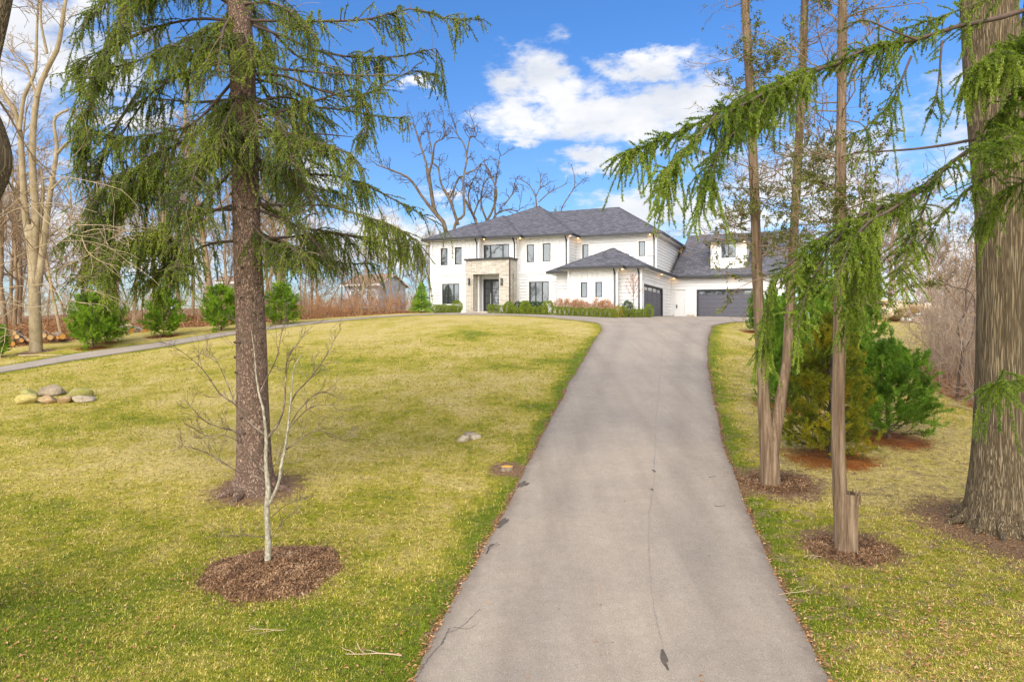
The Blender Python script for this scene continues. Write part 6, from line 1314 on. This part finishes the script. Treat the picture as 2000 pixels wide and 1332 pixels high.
# ------------------------------------------------------------------ neighbouring houses far behind the trees
def far_house(c, rz, L, Wd, H, pitch, wallm, roofm, label, wins=True):
    root = empty('house', c, label, 'house', rz=rz); w = MB(); rise = Wd / 2 * pitch
    w.box(0, L, 0, Wd, -1.5, H); w.add([(0, 0, H), (0, Wd, H), (0, Wd / 2, H + rise)], [(0, 2, 1)]); w.add([(L, 0, H), (L, Wd, H), (L, Wd / 2, H + rise)], [(0, 1, 2)]); w.build('wall', wallm, root)
    r = MB(); e = .45; t = .14
    for s_ in (0, 1):
        y0, y1 = (-e, Wd / 2) if s_ == 0 else (Wd + e, Wd / 2); z0, z1 = H - e * pitch, H + rise
        r.add([(-e, y0, z0), (L + e, y0, z0), (L + e, y1, z1), (-e, y1, z1), (-e, y0, z0 + t), (L + e, y0, z0 + t), (L + e, y1, z1 + t), (-e, y1, z1 + t)], [(0, 1, 2, 3), (4, 5, 6, 7), (0, 1, 5, 4), (1, 2, 6, 5), (3, 0, 4, 7)])
    ro = r.build('roof', roofm, root); tr_ = MB(); tr_.box(-e, L + e, -e - .08, -e - .001, H - e * pitch - .05, H - e * pitch + .2)
    for y0, y1, z0, z1 in ((-e, Wd / 2, H - e * pitch, H + rise), (Wd + e, Wd / 2, H - e * pitch, H + rise)):
        tr_.add([(L + e + .003, y0, z0 - .12), (L + e + .003, y1, z1 - .12), (L + e + .003, y1, z1 + .16), (L + e + .003, y0, z0 + .16), (L + e + .06, y0, z0 - .12), (L + e + .06, y1, z1 - .12), (L + e + .06, y1, z1 + .16), (L + e + .06, y0, z0 + .16)], [(4, 5, 6, 7), (0, 4, 7, 3), (0, 1, 5, 4), (3, 7, 6, 2)])
    tr_.build('trim', M_WHT, ro)
    if wins:
        for x0 in wins:
            f = MB(); f.box(x0, x0 + 1.5, -.06, 0.02, .9, 2.3); o = f.build('window', M_WHT, root); g_ = MB(); g_.box(x0 + .1, x0 + .7, -.08, -.06, 1.0, 2.2); g_.box(x0 + .8, x0 + 1.4, -.08, -.06, 1.0, 2.2); g_.build('pane', M_GLASS, o)
BLU = plain('blue_grey_siding', (.34, .40, .50), .6, 3, .08); BRN = plain('brown_shingle', (.26, .18, .14), .9, 6, .25, bm=.02); BRK = plain('red_brick', (.30, .12, .08), .85, 8, .25)
d = 92; far_house(((668 - 1000) / F * d, d + 1.5, (HOR - 600) / F * d), -.42, 5.6, 6.5, 3.1, .46, BLU, BRN, 'blue grey house with brown gable roof seen through the bare trees', [1.0, 3.6])
d = 90; far_house(((425 - 1000) / F * d, d, (HOR - 590) / F * d), .1, 3.4, 5, 2.6, .35, BRK, BRN, 'red brick house glimpsed left of the spruce trunk', [1.0])

# fallen sticks on the lawn, drive and bank
rs = np.random.RandomState(140)
def stick(px, py, L, r, seed, label, m=BK_PALE, kids=(3,)):
    p = on_ground(px, py); rs = np.random.RandomState(seed); a = rs.uniform(0, 6.28); out = []; grow((0, 0, .02 + r), (math.cos(a), math.sin(a), .05), L, r, rs, 0, out, 6, .15, -.0, kids, .5, .6, .6, r * .5)
    for P, R, l in out: P[:, 2] = np.clip(P[:, 2], r, .10) + GZ(P[:, 0] + p[0], P[:, 1] + p[1]) - p[2]
    mb = MB(); limbs_to_mesh(mb, out, range(3), 5); o = mb.build('fallen_stick', m); o.location = p; tag(o, label, 'stick')
stick(785, 1285, .7, .012, 1, 'pale forked stick lying beside the drive at the lower left'); stick(555, 1235, .5, .008, 2, 'thin bent stick lying at the front of the mulch mound'); stick(1605, 1090, .3, .008, 3, 'short broken stick beside the hollow cedar stub'); stick(1520, 1165, .0 + .5, .006, 4, 'thin twig on the grass near the right drive edge')
stick(950, 1085, .45, .009, 5, 'dark twig across the left drive edge', BK_DRK); stick(1395, 990, .22, .006, 6, 'short dark twig on the drive surface', BK_DRK, ()); stick(1385, 935, .2, .006, 7, 'short dark twig further up the drive', BK_DRK, ())
p = on_ground(1880, 800); stick(1850, 790, 2.4, .02, 8, 'long pale fallen branch at the foot of the thicket')
p = on_ground(85, 695); mb = MB(); mb.box(-1.0, 1.0, -.09, .09, .0, .05); o = mb.build('board', BK_PALE); o.location = p + np.array([-.1, 0, .01]); o.rotation_euler = (.0, .0, .12); tag(o, 'weathered board lying on the grass below the grey split trunk', 'board')
